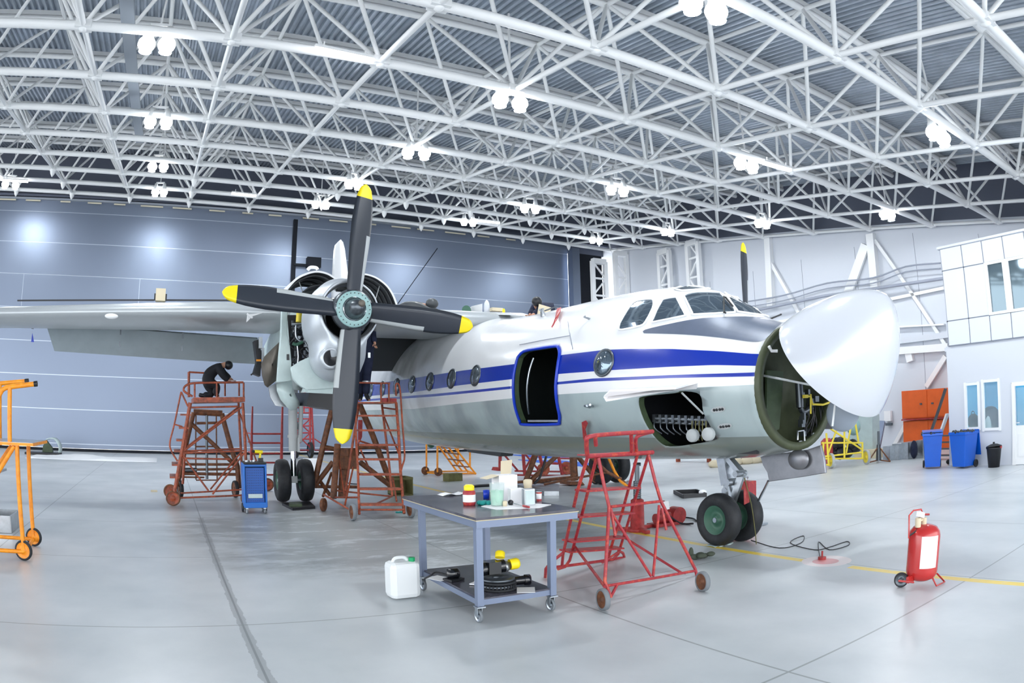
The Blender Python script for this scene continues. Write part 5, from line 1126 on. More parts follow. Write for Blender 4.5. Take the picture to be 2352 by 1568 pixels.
# ---- red nose jack, pump and cables
p = Vector((6.62, 8.35, 0)); t = thing('hydraulic_jack', 'red hydraulic jack with a dark screw standing under the belly', 'jack', p)
MB().lathe([(0, 0), (.16, 0), (.14, .05), (.11, .06), (.1, .48), (.07, .5), (0, .5)], p, n=28).build('jack_cylinder', 'red_dull', t); m = MB()
for k in range(9): m.lathe([(.055, .5 + .03 * k), (.062, .515 + .03 * k), (.055, .53 + .03 * k)], p, n=20)
m.cyl(p + Vector((0, 0, .76)), p + Vector((0, 0, 1.03)), .035, n=14); m.lathe([(.06, 1.0), (.06, 1.05), (0, 1.05)], p, n=18); m.build('jack_screw', 'steel_dark', t)
for a in (0.3, 2.4, 4.5): MB().bar(p + Vector((.1 * math.cos(a), .1 * math.sin(a), .04)), p + Vector((.36 * math.cos(a), .36 * math.sin(a), .03)), .07, .05).build('foot', 'red_dull', t)
t = thing('hydraulic_pump', 'red hand pump unit with a paper note next to the red jack', 'pump', p + Vector((.45, .1, 0))); q = p + Vector((.62, .1, 0)); m = MB(); m.cyl(q + Vector((-.18, 0, .13)), q + Vector((.12, 0, .13)), .08, n=16); m.box(q + Vector((0, 0, .03)), (.5, .25, .05)); m.cyl(q + Vector((.25, -.1, .14)), q + Vector((.25, .08, .14)), .14, n=18); m.bar(q + Vector((-.1, 0, .1)), q + Vector((.0, 0, .4)), .03); m.build('pump_body', 'red_dull', t); MB().box(q + Vector((-.08, -.12, .34)), (.16, .01, .13), rx=-.2).build('paper_note', 'paper', t)
t = thing('hydraulic_cabinet', 'narrow red hydraulic power unit behind the nose wheels', 'power unit', (8.0, 7.3, 0)); q = Vector((8.0, 7.35, 0)); m = MB(); m.box(q + Vector((-.08, 0, .38)), (.26, .3, .66)); m.box(q + Vector((.06, -.05, .2)), (.14, .16, .3)); m.cyl(q + Vector((.1, -.12, .2)), q + Vector((.1, -.12, .32)), .05, n=12); m.build('cabinet_body', 'red_paint', t, bevel=.01)
m = MB(); m.box(q + Vector((.0, 0, .02)), (.55, .4, .03)); m.tube([q + Vector((-.17, 0, .72)), q + Vector((-.17, 0, .76)), q + Vector((.02, 0, .76)), q + Vector((.02, 0, .72))], .012); m.split('base_plate', 'steel', t)
t = None; m = MB(); m.tube(arc([PZ(*q, .02) for q in ((1530, 1196), (1560, 1188), (1590, 1190), (1600, 1196))], 5), .014); m.tube(arc([PZ(*q, .3) if i < 1 else PZ(*q, .03) for i, q in enumerate(((1520, 1170), (1560, 1200), (1592, 1202)))], 5), .016); m.build('hydraulic_hoses', 'black', None, 'black hydraulic hoses running from the red pump to the nose wheels', 'hose')
m = MB(); m.prism([PZ(1548, 1129), PZ(1570, 1140), PZ(1622, 1136), PZ(1600, 1127)], (0, 0, .015))
for a, b in (((1548, 1129), (1570, 1140)), ((1570, 1140), (1622, 1136)), ((1622, 1136), (1600, 1127)), ((1600, 1127), (1548, 1129))): m.bar(PZ(*a, .05), PZ(*b, .05), .03, .08)
m.build('drip_tray', 'black', None, 'square black drip tray with a white cloth left of the nose wheels', 'tray'); MB().ball(PZ(1614, 1130, .08), .09, (1, 1, .6), n=12).build('white_cloth', 'paper', None, 'crumpled white cloth lying on the corner of the black drip tray', 'cloth')
mat('olive_cloth', (70, 78, 66), .9); m = MB(); c = PZ(1610, 1277, .03)
for k in range(9): m.ball(c + Vector((.11 * math.cos(k * 1.3) * (1 if k % 2 else .5), .06 * math.sin(k * 2.2), .01 * (k % 3))), .055, (1.2, .8, .55), n=10, k=7)
m.ball(c + Vector((-.12, .05, .05)), .05, (.7, .5, 1.5), n=10); m.build('olive_rag', 'olive_cloth', None, 'crumpled olive green rag on the floor before the nose wheels', 'rag')
m = MB(); m.grid(lambda i, j: PZ(1650, 1250, .004) + Vector((-.2 + .05 * i, -.14 + .05 * j, .008 + .012 * math.sin(i * 2 + j))), 8, 5); m.build('wheel_cloth', 'panel_mint', None, 'thin pale cloth spread under the near nose wheel', 'cloth', thick=.003)
m = MB(); m.tube(arc([PZ(*q, .006) for q in ((1725, 1240), (1790, 1258), (1840, 1246), (1845, 1230), (1815, 1246), (1870, 1262), (1905, 1256), (1945, 1243), (1948, 1252), (1905, 1262), (1880, 1244), (1884, 1283))], 5), .006, n=5); m.build('grounding_wire', 'black', None, 'thin dark wire snaking over the floor right of the nose wheels', 'wire')
m = MB(); c = PZ(1888, 1284); m.cyl(c, c + Vector((0, 0, .03)), .05, n=16); m.cyl(c + Vector((0, 0, .03)), c + Vector((0, 0, .1)), .012, n=8); m.build('ground_anchor', 'red_dull', None, 'small red anchor point at the centre of the painted round mark', 'anchor')
# red warning streamers
for k, (q, l, o_) in enumerate(((((1283, 715), (1292, 712), (1291, 722), (1284, 740), (1274, 757), (1272, 755), (1280, 738)), 'red warning streamer hanging on the fuselage above the cargo door', .05), (((1344, 964), (1353, 960), (1357, 966), (1351, 980), (1355, 1000), (1352, 1016), (1346, 1000)), 'red warning streamer hanging above the red step ladder', .06))):
    P = [onf(*a, o_) for a in q]; MB().prism(P, (-.012, 0, 0)).build('warning_streamer', 'red_paint', None, l, 'streamer')
# ================================================================ RIGHT SIDE: OFFICE BLOCK, WALL STEELWORK, STORED GEAR
OX, OYE = 17.79, 8.55
mat('office_blue', (96, 184, 220), .6); mat('glass_clear', (210, 232, 240), .04, alpha=.18, spec=.8); mat('glass_up', (98, 116, 126), .04, metal=.55, spec=.8)
# office shell (walls in pieces so that windows and the door are real openings)
WIN = [(7.99, 7.57, .97, 2.13), (7.44, 6.93, .93, 2.17)]
def facade(y0, y1, z0, z1, t=.12, m=None, mi=0, x=OX): m.box((x + t / 2, (y0 + y1) / 2, (z0 + z1) / 2), (t, abs(y1 - y0), z1 - z0), m=mi)
m = MB()
facade(OYE, 7.99, 0, 3.18, m=m); facade(7.99, 6.93, 0, .93, m=m); facade(7.99, 6.93, 2.17, 3.18, m=m); facade(7.57, 7.44, .93, 2.17, m=m); facade(7.99, 7.57, .93, .97, m=m)
facade(6.93, 6.56, 0, 3.18, m=m); facade(6.56, 5.5, 2.08, 3.18, m=m); facade(5.5, -8, 0, 3.18, m=m)
m.box((21.2, OYE - .06, 1.59), (6.8, .12, 3.18)); m.box((21.2, .3, 3.1), (6.8, 16.6, .1)); m.build('wall_office', 'wall_white', kind='structure')
UX = 17.72; m = MB(); SY = [8.42, 7.72, 7.06, 6.40, 5.72, 5.04, 4.36, 3.7, 3.0, 2.3, 1.6]; SZ = [3.18, 3.84, 5.2, 5.8]
for i in range(len(SY) - 1):
    for k in range(3):
        if k == 1 and i in (2, 3, 4, 6, 7): continue
        m.box((UX + .06, (SY[i] + SY[i + 1]) / 2, (SZ[k] + SZ[k + 1]) / 2), (.12, SY[i] - SY[i + 1] - .03, SZ[k + 1] - SZ[k] - .03))
m.box((UX + .09, 4.9, 4.49), (.1, 7.0, 2.62), m=1) if False else None
for y in SY: m.box((UX + .08, y, 4.5), (.1, .035, 2.64), m=1)
for z in SZ: m.box((UX + .08, 5.0, z), (.1, 6.9, .035), m=1)
m.box((21.2, 8.36, 4.5), (6.8, .12, 2.64)); m.box((21.2, .3, 5.84), (6.95, 16.4, .08)); m.box((UX + .02, .3, 5.84), (.1, 16.4, .06)); m.build('wall_office_upper', ['wall_panel_white', 'seam_grey'], kind='structure')
n_ = 1
for i in (2, 3, 4):
    y0, y1 = SY[i], SY[i + 1]; f = MB(); yc = (y0 + y1) / 2
    for s_ in (-1, 1): f.box((UX, yc + s_ * (abs(y0 - y1) / 2 - .05), 4.52), (.06, .1, 1.36))
    for z in (3.87, 5.17): f.box((UX, yc, z), (.052, .66, .07))
    w = f.build('window_%d' % n_, 'white_paint', kind='structure'); n_ += 1
    ORG[w.name] = w.location.copy(); MB().box((UX + .03, yc, 4.52), (.02, .52, 1.26)).build('pane', 'glass_up', w)
for (y0, y1, z0, z1) in WIN:
    f = MB(); yc, zc = (y0 + y1) / 2, (z0 + z1) / 2; w_ = y0 - y1
    for s_ in (-1, 1): f.box((OX, yc + s_ * w_ / 2, zc), (.08, .07, z1 - z0 + .1)); f.box((OX, yc, zc + s_ * (z1 - z0) / 2), (.07, w_ + .064, .07))
    w = f.build('window_%d' % n_, 'white_paint', kind='structure'); n_ += 1; ORG[w.name] = w.location.copy(); MB().box((OX + .03, yc, zc), (.015, w_ - .03, z1 - z0 - .03)).build('pane', 'glass_clear', w)
f = MB(); f.box((OX, 6.49, 1.02), (.1, .1, 2.04)); f.box((OX, 5.6, 1.02), (.1, .1, 2.04)); f.box((OX, 6.05, 2.03), (.094, .97, .1)); f.box((OX, 6.05, .46), (.07, .85, .82)); f.box((OX, 6.05, .93), (.08, .85, .12)); f.box((OX, 6.05, .08), (.09, .85, .14))
f.box((OX - .045, 6.05, .5), (.02, .62, .56)); w = f.build('door_1', 'white_paint', kind='structure'); ORG[w.name] = w.location.copy()
MB().box((OX + .01, 6.05, 1.45), (.02, .72, .98)).build('pane', 'glass_clear', w); m = MB(); m.tube([(OX - .05, 6.40, 1.06), (OX - .1, 6.40, 1.06), (OX - .1, 6.30, 1.06)], .012); m.build('door_handle', 'white_paint', w)
# inside the office
m = MB(); m.box((20.3, 6.4, 1.5), (.1, 4.4, 3.0)); m.box((19, 4.4, 1.5), (2.6, .1, 3)); m.box((19.1, 8.38, 1.5), (2.3, .05, 2.9)); m.build('wall_office_inside', 'office_blue', kind='structure')
mat('office_fill_glow', (255, 255, 255), .5); _b = MATS['office_fill_glow'].node_tree.nodes['Principled BSDF']; _b.inputs['Emission Color'].default_value = (.75, .92, 1, 1); _b.inputs['Emission Strength'].default_value = 9
t = thing('office_fill_lamp', 'unseen flat lamp added to light the room behind the lower windows', 'lamp', (19.1, 6.6, 2.95)); MB().box((19.1, 6.6, 2.98), (.7, 1.6, .06)).build('fill_lamp_housing', 'white_paint', t); MB().box((19.1, 6.6, 2.94), (.6, 1.5, .02)).build('diffuser', 'office_fill_glow', t)  # out of view, added because the office interior needs light
p = PX(2236, 982, 18.15); j = thing('backpack', 'black backpack behind the narrow office window', 'backpack', p); MB().ball(p + Vector((0, 0, .17)), .2, (.6, .9, 1.05), n=18).build('pack', 'black_cloth', j); MB().tube(arc([p + Vector(v) for v in ((0, -.05, .36), (0, -.02, .43), (0, .04, .43), (0, .06, .36))], 3), .012).build('grab_loop', 'black', j)
p = PX(2280, 990, 18.3); j = thing('hanging_jacket', 'dark jacket on a chair behind the wider office window', 'jacket', p); MB().ball(p + Vector((0, 0, .3)), .3, (.5, .95, 1.1), n=18).ball(p + Vector((.02, .06, .55)), .17, (.6, 1.2, .7), n=14).build('jacket_body', 'navy_cloth', j); MB().ball(p + Vector((-.12, .08, .18)), .17, (.5, .6, 1.4), n=16).build('pale_lining', 'panel_mint', j)
m = MB(); m.box((18.6, 6.6, .8), (.7, 2.4, .05)); m.box((18.6, 5.5, .4), (.6, .05, .8)); m.box((18.6, 7.75, .4), (.6, .05, .8)); m.build('office_desk', 'white_paint', None, 'white desk inside the office under the lower windows', 'desk')
m = MB()
for k in range(4): m.ball((18.4 + .1 * k, 5.8 + .12 * k, .93), .12, (1, 1, .8), n=10)
m.build('dark_bundle', 'navy_cloth', None, 'dark bundle on the desk behind the office door glass', 'bundle')
# ---- wall steelwork
WX = XW - .1; n_ = 3
def wb(a, b, w, h, mt='white_paint', x=WX, nm=None):
    global n_
    m = MB().bar(PX(*a, x), PX(*b, x), w, h, up=(1, 0, 0)); o = m.build(nm or 'trim_%d' % n_, mt, kind='structure'); n_ += 1; return o
for a, b, w, h in (((1765, 547), (1772, 705), .34, .3), ((2001, 538), (2013, 675), .36, .35), ((2085, 800), (2092, 830), .3, .2), ((1988, 562), (1930, 720), .42, .12), ((1772, 605), (1850, 745), .16, .14), ((2010, 552), (2172, 792), .14, .12), ((2172, 818), (2128, 888), .2, .12), ((2080, 975), (2048, 1034), .16, .1), ((1760, 745), (2175, 660), .12, .12), ((1700, 770), (2170, 745), .06, .2), ((1980, 812), (2180, 797), .28, .3)): wb(a, b, w, h)
m = MB(); m.tube([PX(*q, WX - .35) for q in ((1735, 713), (1890, 680), (2168, 639))], .065, n=10); o = m.build('wall_pipe', 'seam_grey', None, 'long grey pipe running along the right wall above the nose', 'pipe')
m = MB()
for off, r_ in ((0, .035), (12, .025)): m.tube(arc([PX(x, y + off + (6 if k % 2 else 0), WX - .3) for k, (x, y) in enumerate(((1700, 695), (1800, 672), (1900, 650), (2005, 632), (2080, 612), (2160, 598)))], 4), r_, n=6)
m.build('wall_cables', 'seam_grey', None, 'loose cables strung along the right wall above the grey pipe', 'cable')
# corner lattice columns and dark recess
def lattice(xa, xb, y, z1, nm, lab, dx=None):
    t = thing(nm, lab, 'column', ((xa + xb) / 2, y, 0), 'white lattice wall columns'); d = dx or Vector((1, 0, 0)); o = Vector((xa, y, 0)); w = xb - xa
    for s_ in (0, 1): MB().bar(o + d * (w * s_), o + d * (w * s_) + Vector((0, 0, z1)), .22, .22, up=(0, 1, 0)).build('post', 'white_paint', t)
    m = MB(); k = 0; z = .6
    while z < z1 - .5: m.bar(o + Vector((0, 0, z)), o + d * w + Vector((0, 0, z)), .1); m.bar(o + d * (w * (k % 2)) + Vector((0, 0, z)), o + d * (w * (1 - k % 2)) + Vector((0, 0, z + 1.0)), .08); z += 1.0; k += 1
    m.box(o + d * (w / 2) + Vector((0, 0, z1)), (w if d.x else .3, .3 if d.x else w, .3)); m.build('lattice', 'white_paint', t)
lattice(22.85, 23.75, 32.4, 10.6, 'lattice_column', 'white lattice column in the far corner, left one next to the grey doors')
lattice(23.9, 24.7, 31.6, 11.0, 'lattice_column', 'white lattice column in the far corner, right one at the white wall')
lattice(24.5, 25.3, 28.4, 10.4, 'lattice_column', 'white lattice column on the right wall above the cockpit, left of its pair', Vector((0, -1, 0)))
lattice(24.5, 25.3, 26.1, 10.4, 'lattice_column', 'white lattice column on the right wall above the cockpit, right of its pair', Vector((0, -1, 0)))
m = MB(); m.box((23.4, YW - .3, 5.6), (1.6, .1, 11.2)); m.box((22.1, YW - .5, 5.7), (.5, .5, 11.4), m=1); m.build('trim_corner', ['dark_trim', 'door_grey'], kind='structure')
# black pole with a camera box on the doors
m = MB(); m.bar((6.1, YW - .12, 5.0), (6.1, YW - .12, 11.5), .16, .2); t = thing('door_pole', 'black pole with a small box standing before the grey doors behind the engine', 'pole', (6.1, YW - .4, 5)); m.build('pole', 'dark_trim', t); m = MB(); m.bar((6.1, YW - .2, 9.2), (6.9, YW - .2, 9.2), .12); m.box((7.1, YW - .21, 9.35), (.7, .4, .5)); m.build('bracket_box', 'dark_trim', t)
m = MB(); m.tube([PY(1005, 570, YW - .03), PY(905, 710, YW - .03)], .02, n=5); m.build('guy_wire', 'dark_trim', None, 'thin dark cable slanting down in front of the grey doors', 'cable')
# engine cover by the doors at the left
p = PZ(112, 1043); t = thing('engine_cover', 'curved grey engine cover standing by the doors at far left', 'cover', p); Z = zp(0, 820, 4.704); f = lambda *q: [PY(*Z(a, b), p.y) for a, b in q]
q = arc(f((495, 890), (540, 878), (590, 890), (635, 960), (635, 1040)), 4); m = MB(); m.grid(lambda i, j: q[j] + Vector((0, .8 * i, 0)), 2, len(q)); m.build('cover_shell', 'panel_mint', t, thick=.05)
MB().prism(f((495, 895), (560, 980), (570, 1045), (455, 1035), (465, 960)), (0, .3, 0)).build('cover_inside', 'bay_green', t); MB().box(p + Vector((-.2, -.3, .05)), (1.6, .8, .08)).build('cover_base', 'black', t)
mat('snow_sheet', (236, 240, 246), .7, bump=.3, bscale=6); m = MB(); c = PZ(210, 1052); m.grid(lambda i, j: c + Vector((-2.6 + .45 * i, -1.6 + .5 * j, max(.0, .16 * math.sin(i * .9 + j) * math.sin(PI * i / 12) * math.sin(PI * j / 6)) + .01)), 13, 7); m.build('plastic_sheeting', 'snow_sheet', None, 'crumpled white plastic sheeting on the floor before the grey doors', 'sheeting', thick=.01)
# ---- stored gear on the right
def cab(y0, y1, x0, z0, z1, t, k):
    d = MB().box((x0 + .45, (y0 + y1) / 2, (z0 + z1) / 2), (.9, y1 - y0, z1 - z0 - .03)).build('cabinet_body', 'cab_orange', t)
    for s_ in (0, 1):
        ya = y0 + (y1 - y0) * s_ / 2 + .02; yb = ya + (y1 - y0) / 2 - .04
        dd = MB().box((x0 - .012, (ya + yb) / 2, (z0 + z1) / 2), (.024, yb - ya, z1 - z0 - .1)).build('door', 'cab_orange', t)
        MB().box((x0 - .035, (ya + yb) / 2 + (.35 if not s_ else -.3), (z0 + z1) / 2), (.03, .1, .06)).build('door_handle', 'steel_dark', dd)
mat('cab_orange', (226, 98, 34), .4, noise=.12, nscale=2)
t = thing('upper_orange_cabinet', 'orange steel cabinet stacked on top of the other by the white wall', 'cabinet', (24.0, 12.3, 1.12)); cab(11.1, 13.42, 23.6, 1.14, 2.2, t, 0); MB().box((23.98, 12.2, 1.12), (1.0, 2.4, .05)).build('cabinet_ledge', 'red_dull', t)
t = thing('lower_orange_cabinet', 'orange steel cabinet on the floor, under the other orange one', 'cabinet', (24.0, 12.3, 0)); cab(11.1, 13.38, 23.6, .0, 1.09, t, 1)
# steel stair beside the office
t = thing('steel_stair', 'grey steel stair climbing beside the office block behind the blue bins', 'stairs', (20.4, 9.6, 0)); a, b = PX(2136, 1000, 20.4), PX(2172, 895, 20.4); a = b + (a - b) * 1.9 if False else a
for dx in (0, .0): pass
m = MB(); m.bar(PX(2130, 1015, 20.6), PX(2172, 892, 20.6), .14, .05); m.build('stringer', 'steel_dark', t); m = MB(); m.bar(PX(2142, 1045, 19.6), PX(2176, 950, 19.6), .2, .05); m.build('stringer', 'white_paint', t)
for k in range(5): p = PX(2168, 1000 + 15 * k, 19.7); MB().box((p.x, p.y - .2, p.z), (.25, 1.0, .04)).build('tread', 'steel_dark', t)
def bin_(loc, rz, lab, lid):
    t = thing('wheelie_bin', lab, 'bin', loc, 'blue wheeled bins', rz)
    m = MB(); lo = [(-.21, -.24), (.21, -.24), (.21, .24), (-.21, .24)]; hi = [(-.27, -.31), (.27, -.31), (.27, .33), (-.27, .33)]
    vs = [Vector((x, y, .05)) for x, y in lo] + [Vector((x, y, .86)) for x, y in hi] + [Vector((x * 1.08, y * 1.06, .86)) for x, y in hi] + [Vector((x * 1.08, y * 1.06, .93)) for x, y in hi] + [Vector((x * .95, y * .95, .93)) for x, y in hi] + [Vector((x * .8, y * .8, .2)) for x, y in lo]
    fs = [(3, 2, 1, 0)]
    for r_ in range(5): fs += [(r_ * 4 + k, r_ * 4 + (k + 1) % 4, r_ * 4 + 4 + (k + 1) % 4, r_ * 4 + 4 + k) for k in range(4)]
    fs.append((20, 21, 22, 23)); m.add(vs, fs); m.build('bin_body', 'blue_plastic', t, bevel=.012)
    m = MB()
    if lid: m.prism([Vector(v) for v in ((-.28, .36, .96), (.28, .36, .96), (.28, .46, .3), (-.28, .46, .3))], (0, .03, 0))
    else: m.prism([Vector(v) for v in ((-.28, -.32, .95), (.28, -.32, .95), (.28, .36, .97), (-.28, .36, .97))], (0, 0, .03))
    m.tube([(-.26, .4, .93), (.26, .4, .93)], .018); m.build('bin_lid', 'blue_plastic', t)
    m = MB()
    for k in range(18): a_ = 2 * PI * k / 18; m.ball((.27 * math.cos(a_), .3 * math.sin(a_), .93), .05, (1, 1, .7 + .3 * math.sin(k * 3)), n=8, k=5)
    m.build('bin_bag', 'black_gloss', t)
    for s_ in (-1, 1): simple_wheel((s_ * .24, .27, .1), .1, .05, (1, 0, 0), 'black', 'black', t)
    MB().cyl((-.24, .27, .1), (.24, .27, .1), .012).build('axle', 'steel', t)
bin_((17.15, 8.78, 0), -1.05, 'closed blue wheelie bin, left of the two at the office corner', 0)
bin_((17.2, 7.82, 0), -1.75, 'blue wheelie bin with its lid hanging open, right of the two', 1)
p = Vector((17.3, 6.93, 0)); t = thing('black_dustbin', 'small black dustbin with a tilted lid against the office wall', 'bin', p); MB().lathe([(0, 0), (.16, 0), (.21, .46), (.225, .47), (.225, .5), (.2, .5), (.15, .02)], p, n=28).build('bin_body', 'black', t)
m = MB(); m.lathe([(.235, 0), (.22, .03), (.1, .08), (.03, .09), (.03, .13), (0, .13)], p + Vector((0, 0, .5)), (.1, .1, 1), n=28); m.build('bin_lid', 'black', t); MB().ball(p + Vector((-.02, -.21, .5)), .04, n=8).build('red_clip', 'red_paint', t)
m = MB(); p = PZ(2187, 1067)
for k in range(5): m.ball(p + Vector((0, .12 - .09 * k, .08)), .085, (1, .9, .8), n=10)
m.build('black_bag', 'black_cloth', None, 'small black bag on the floor between the two blue bins', 'bag')
# grey panel, jack stand, crates, yellow rack
c = [PX(1978, 1030, 22.2), PX(2018, 1036, 22.2), PX(2032, 966, 23.4), PX(1990, 964, 23.4)]; MB().prism(c, (.06, 0, -.08)).build('grey_sheet', 'bench_steel', None, 'tall grey sheet panel leaning on the white wall behind the yellow rack', 'panel')
Z = zp(1880, 900, 7.838)
p = PZ(2018, 1062); t = thing('screw_jack_stand', 'small rusty screw jack stand on tripod legs by the metal crates', 'jack', p); h = .95
MB().cyl(p + Vector((0, 0, .5)), p + Vector((0, 0, h)), .035, n=10).build('jack_screw', 'steel_dark', t); MB().cyl(p + Vector((0, 0, .06)), p + Vector((0, 0, .55)), .09, .06, n=14).build('jack_cylinder', 'steel_dark', t)
for k in range(3):
    a_ = 2 * PI * k / 3 + .6; q = p + Vector((.42 * math.cos(a_), .42 * math.sin(a_), .03)); MB().tube([p + Vector((0, 0, .5)), q], .022, n=6).tube([p + Vector((0, 0, .08)), q], .02, n=6).build('leg', 'rust_brown', t)
for k, (px, w, h, l) in enumerate(((2036, .27, .45, 'leftmost'), (2057, .27, .5, 'second'), (2078, .27, .52, 'third'), (2112, .26, .55, 'rightmost'))):
    p = PZ(px, 1058 - (px - 2036) * .09); MB().box((p.x + .3, p.y, h / 2), (.6, w, h)).build('metal_crate', 'alu', None, 'grey metal crate, %s of the row on the floor before the orange cabinets' % l, 'crate', 'grey metal crates')
p = PZ(2096, 1054); m = MB(); m.ball(p + Vector((.1, 0, .29)), .15, (1, .8, 1.9), n=14); m.build('navy_duffel', 'navy_cloth', None, 'navy duffel bag standing between the metal crates', 'bag')
p = PZ(2006, 1054); MB().box((p.x + .6, p.y + .5, .14), (.7, .9, .28)).build('cardboard_box', 'card', None, 'flat tan cardboard box behind the yellow rack', 'box')
t = thing('yellow_rack', 'yellow tubular transport rack on wheels behind the open nose', 'rack', (17.6, 12.1, 0))
pl = (Vector((16.7, 12.1, 0)), (.35, 1, 0)); f = lambda *q: [PP(*Z(a, b), pl[0], pl[1]) for a, b in q]; g_ = lambda *q: [PP(*Z(a, b), Vector((17.4, 13.4, 0)), pl[1]) for a, b in q]
for a, b in (((140, 740), (185, 1330)), ((90, 900), (70, 1290)), ((790, 910), (790, 1200)), ((465, 600), (465, 1200)), ((640, 430), (720, 900)), ((600, 470), (560, 760))): MB().tube(f(a, b), .035, n=6).build('post', 'yellow_paint', t)
m = MB()
for F2, a, b in ((f, (60, 915), (800, 915)), (f, (110, 1200), (790, 1195)), (f, (110, 1160), (790, 1085)), (f, (215, 660), (790, 1040)), (f, (345, 620), (180, 1090)), (f, (600, 470), (500, 1100)), (g_, (240, 1040), (720, 1040)), (f, (130, 1310), (200, 1310)), (g_, (240, 1060), (300, 1160)), (g_, (500, 880), (540, 1160)), (g_, (370, 920), (380, 1130))): m.tube(F2(a, b), .028, n=6)
m.build('rail', 'yellow_paint', t)
for q in ((227, 1312), (865, 1188)): p = f(q)[0]; simple_wheel((p.x, p.y, .22), .22, .09, (.9, -.5, 0), 'boot_grey', 'yellow_paint', t)
m = MB()
for k in range(14): p = g_((random.uniform(200, 700), random.uniform(780, 1120)))[0]; m.ball(p, random.uniform(.12, .28), (1, .6, random.uniform(.4, .9)), n=9, k=6)
m.build('engine_parts_load', 'black', None, 'heap of dark engine parts stored on and behind the yellow rack', 'parts', kind='stuff')
p = g_((150, 840))[0]; MB().lathe([(0, 0), (.16, 0), (.2, .1), (.2, .7), (.1, .8), (0, .8)], (p.x, p.y, 0), n=20).build('red_drum', 'red_paint', None, 'red drum standing at the left end of the yellow rack', 'drum')
p = g_((630, 620))[0]; MB().ball(p, .24, (1, 1, 1.2), n=18).build('blue_gas_sphere', 'tarp_teal' if False else 'hub_mint', None, 'pale blue pressure sphere on the yellow rack', 'tank')
for k, q in enumerate(((400, 620), (440, 840), (560, 600))): pass
p = g_((660, 800))[0]; MB().box((p.x + 1.5, p.y + .6, .9), (.5, 1.0, 1.8)).build('white_locker', 'panel_mint', None, 'pale locker against the wall behind the yellow rack', 'locker')
p = PX(2040, 955, XW - .12); MB().box((p.x, p.y, p.z), (.16, .32, .4)).build('wall_switch_box', 'white_paint', None, 'small white electrical box on the right wall left of the cabinets', 'box')
p = PX(2042, 974, XW - .12); MB().box((p.x, p.y, p.z), (.12, .3, .1)).build('wall_socket', 'steel_dark', None, 'dark double socket on the right wall under the electrical box', 'socket')
p = PZ(1700, 1066); m = MB()
for k in range(10): m.ball(p + Vector((.35 * k - 1.2, .15 * math.sin(k), .1)), .2, (1.3, 1, .7), n=9, k=6)
m.build('canvas_heap', 'card', None, 'heap of tan canvas on the far floor behind the nose leg', 'canvas')
m = MB(); a, b = PZ(1550, 1060), PZ(1712, 1062); m.bar(a + Vector((0, 0, .35)), b + Vector((0, 0, .35)), .4, .08)
for q in (.05, .5, .95): m.box(lerp(a, b, q) + Vector((0, 0, .16)), (.12, .12, .32))
m.build('low_red_trolley', 'rust_orange', None, 'low flat orange red trolley on the far floor behind the nose leg', 'trolley')
# ================================================================ PEOPLE
def skin_mesh(name, J, E, mt, parent, sub=2):
    keys = list(J); ix = {k: i for i, k in enumerate(keys)}; o = ORG.get(parent.name, Vector())
    me = bpy.data.meshes.new(name); me.from_pydata([Vector(J[k][0]) - o for k in keys], [(ix[a], ix[b]) for a, b in E], []); ob = bpy.data.objects.new(name, me); COL.objects.link(ob)
    sk = ob.modifiers.new('skin', 'SKIN'); sk.use_smooth_shade = True
    for i, k in enumerate(keys):
        v = me.skin_vertices[0].data[i]; r_ = J[k][1]; v.radius = (r_, r_) if not isinstance(r_, tuple) else r_; v.use_root = (i == 0)
    s = ob.modifiers.new('s', 'SUBSURF'); s.levels = sub; s.render_levels = sub
    bpy.context.view_layer.update(); dg = bpy.context.evaluated_depsgraph_get(); m2 = bpy.data.meshes.new_from_object(ob.evaluated_get(dg)); ob.modifiers.clear(); ob.data = m2
    m2.materials.clear(); m2.materials.append(MATS[mt]); m2.polygons.foreach_set('use_smooth', [True] * len(m2.polygons)); ob.parent = parent; ORG[ob.name] = o
    return ob
LIMB = [('pelvis', 'waist'), ('waist', 'chest'), ('chest', 'neck'), ('neck', 'head'), ('head', 'crown'), ('pelvis', 'hipL'), ('hipL', 'kneeL'), ('kneeL', 'ankleL'), ('ankleL', 'toeL'), ('pelvis', 'hipR'), ('hipR', 'kneeR'), ('kneeR', 'ankleR'), ('ankleR', 'toeR'),
        ('chest', 'shL'), ('shL', 'elL'), ('elL', 'wrL'), ('wrL', 'haL'), ('chest', 'shR'), ('shR', 'elR'), ('elR', 'wrR'), ('wrR', 'haR')]
RAD = dict(pelvis=.13, waist=.115, chest=.13, neck=.055, head=.08, crown=.075, hip=.085, knee=.058, ankle=.042, toe=.035, sh=.062, el=.045, wr=.03, ha=.034)
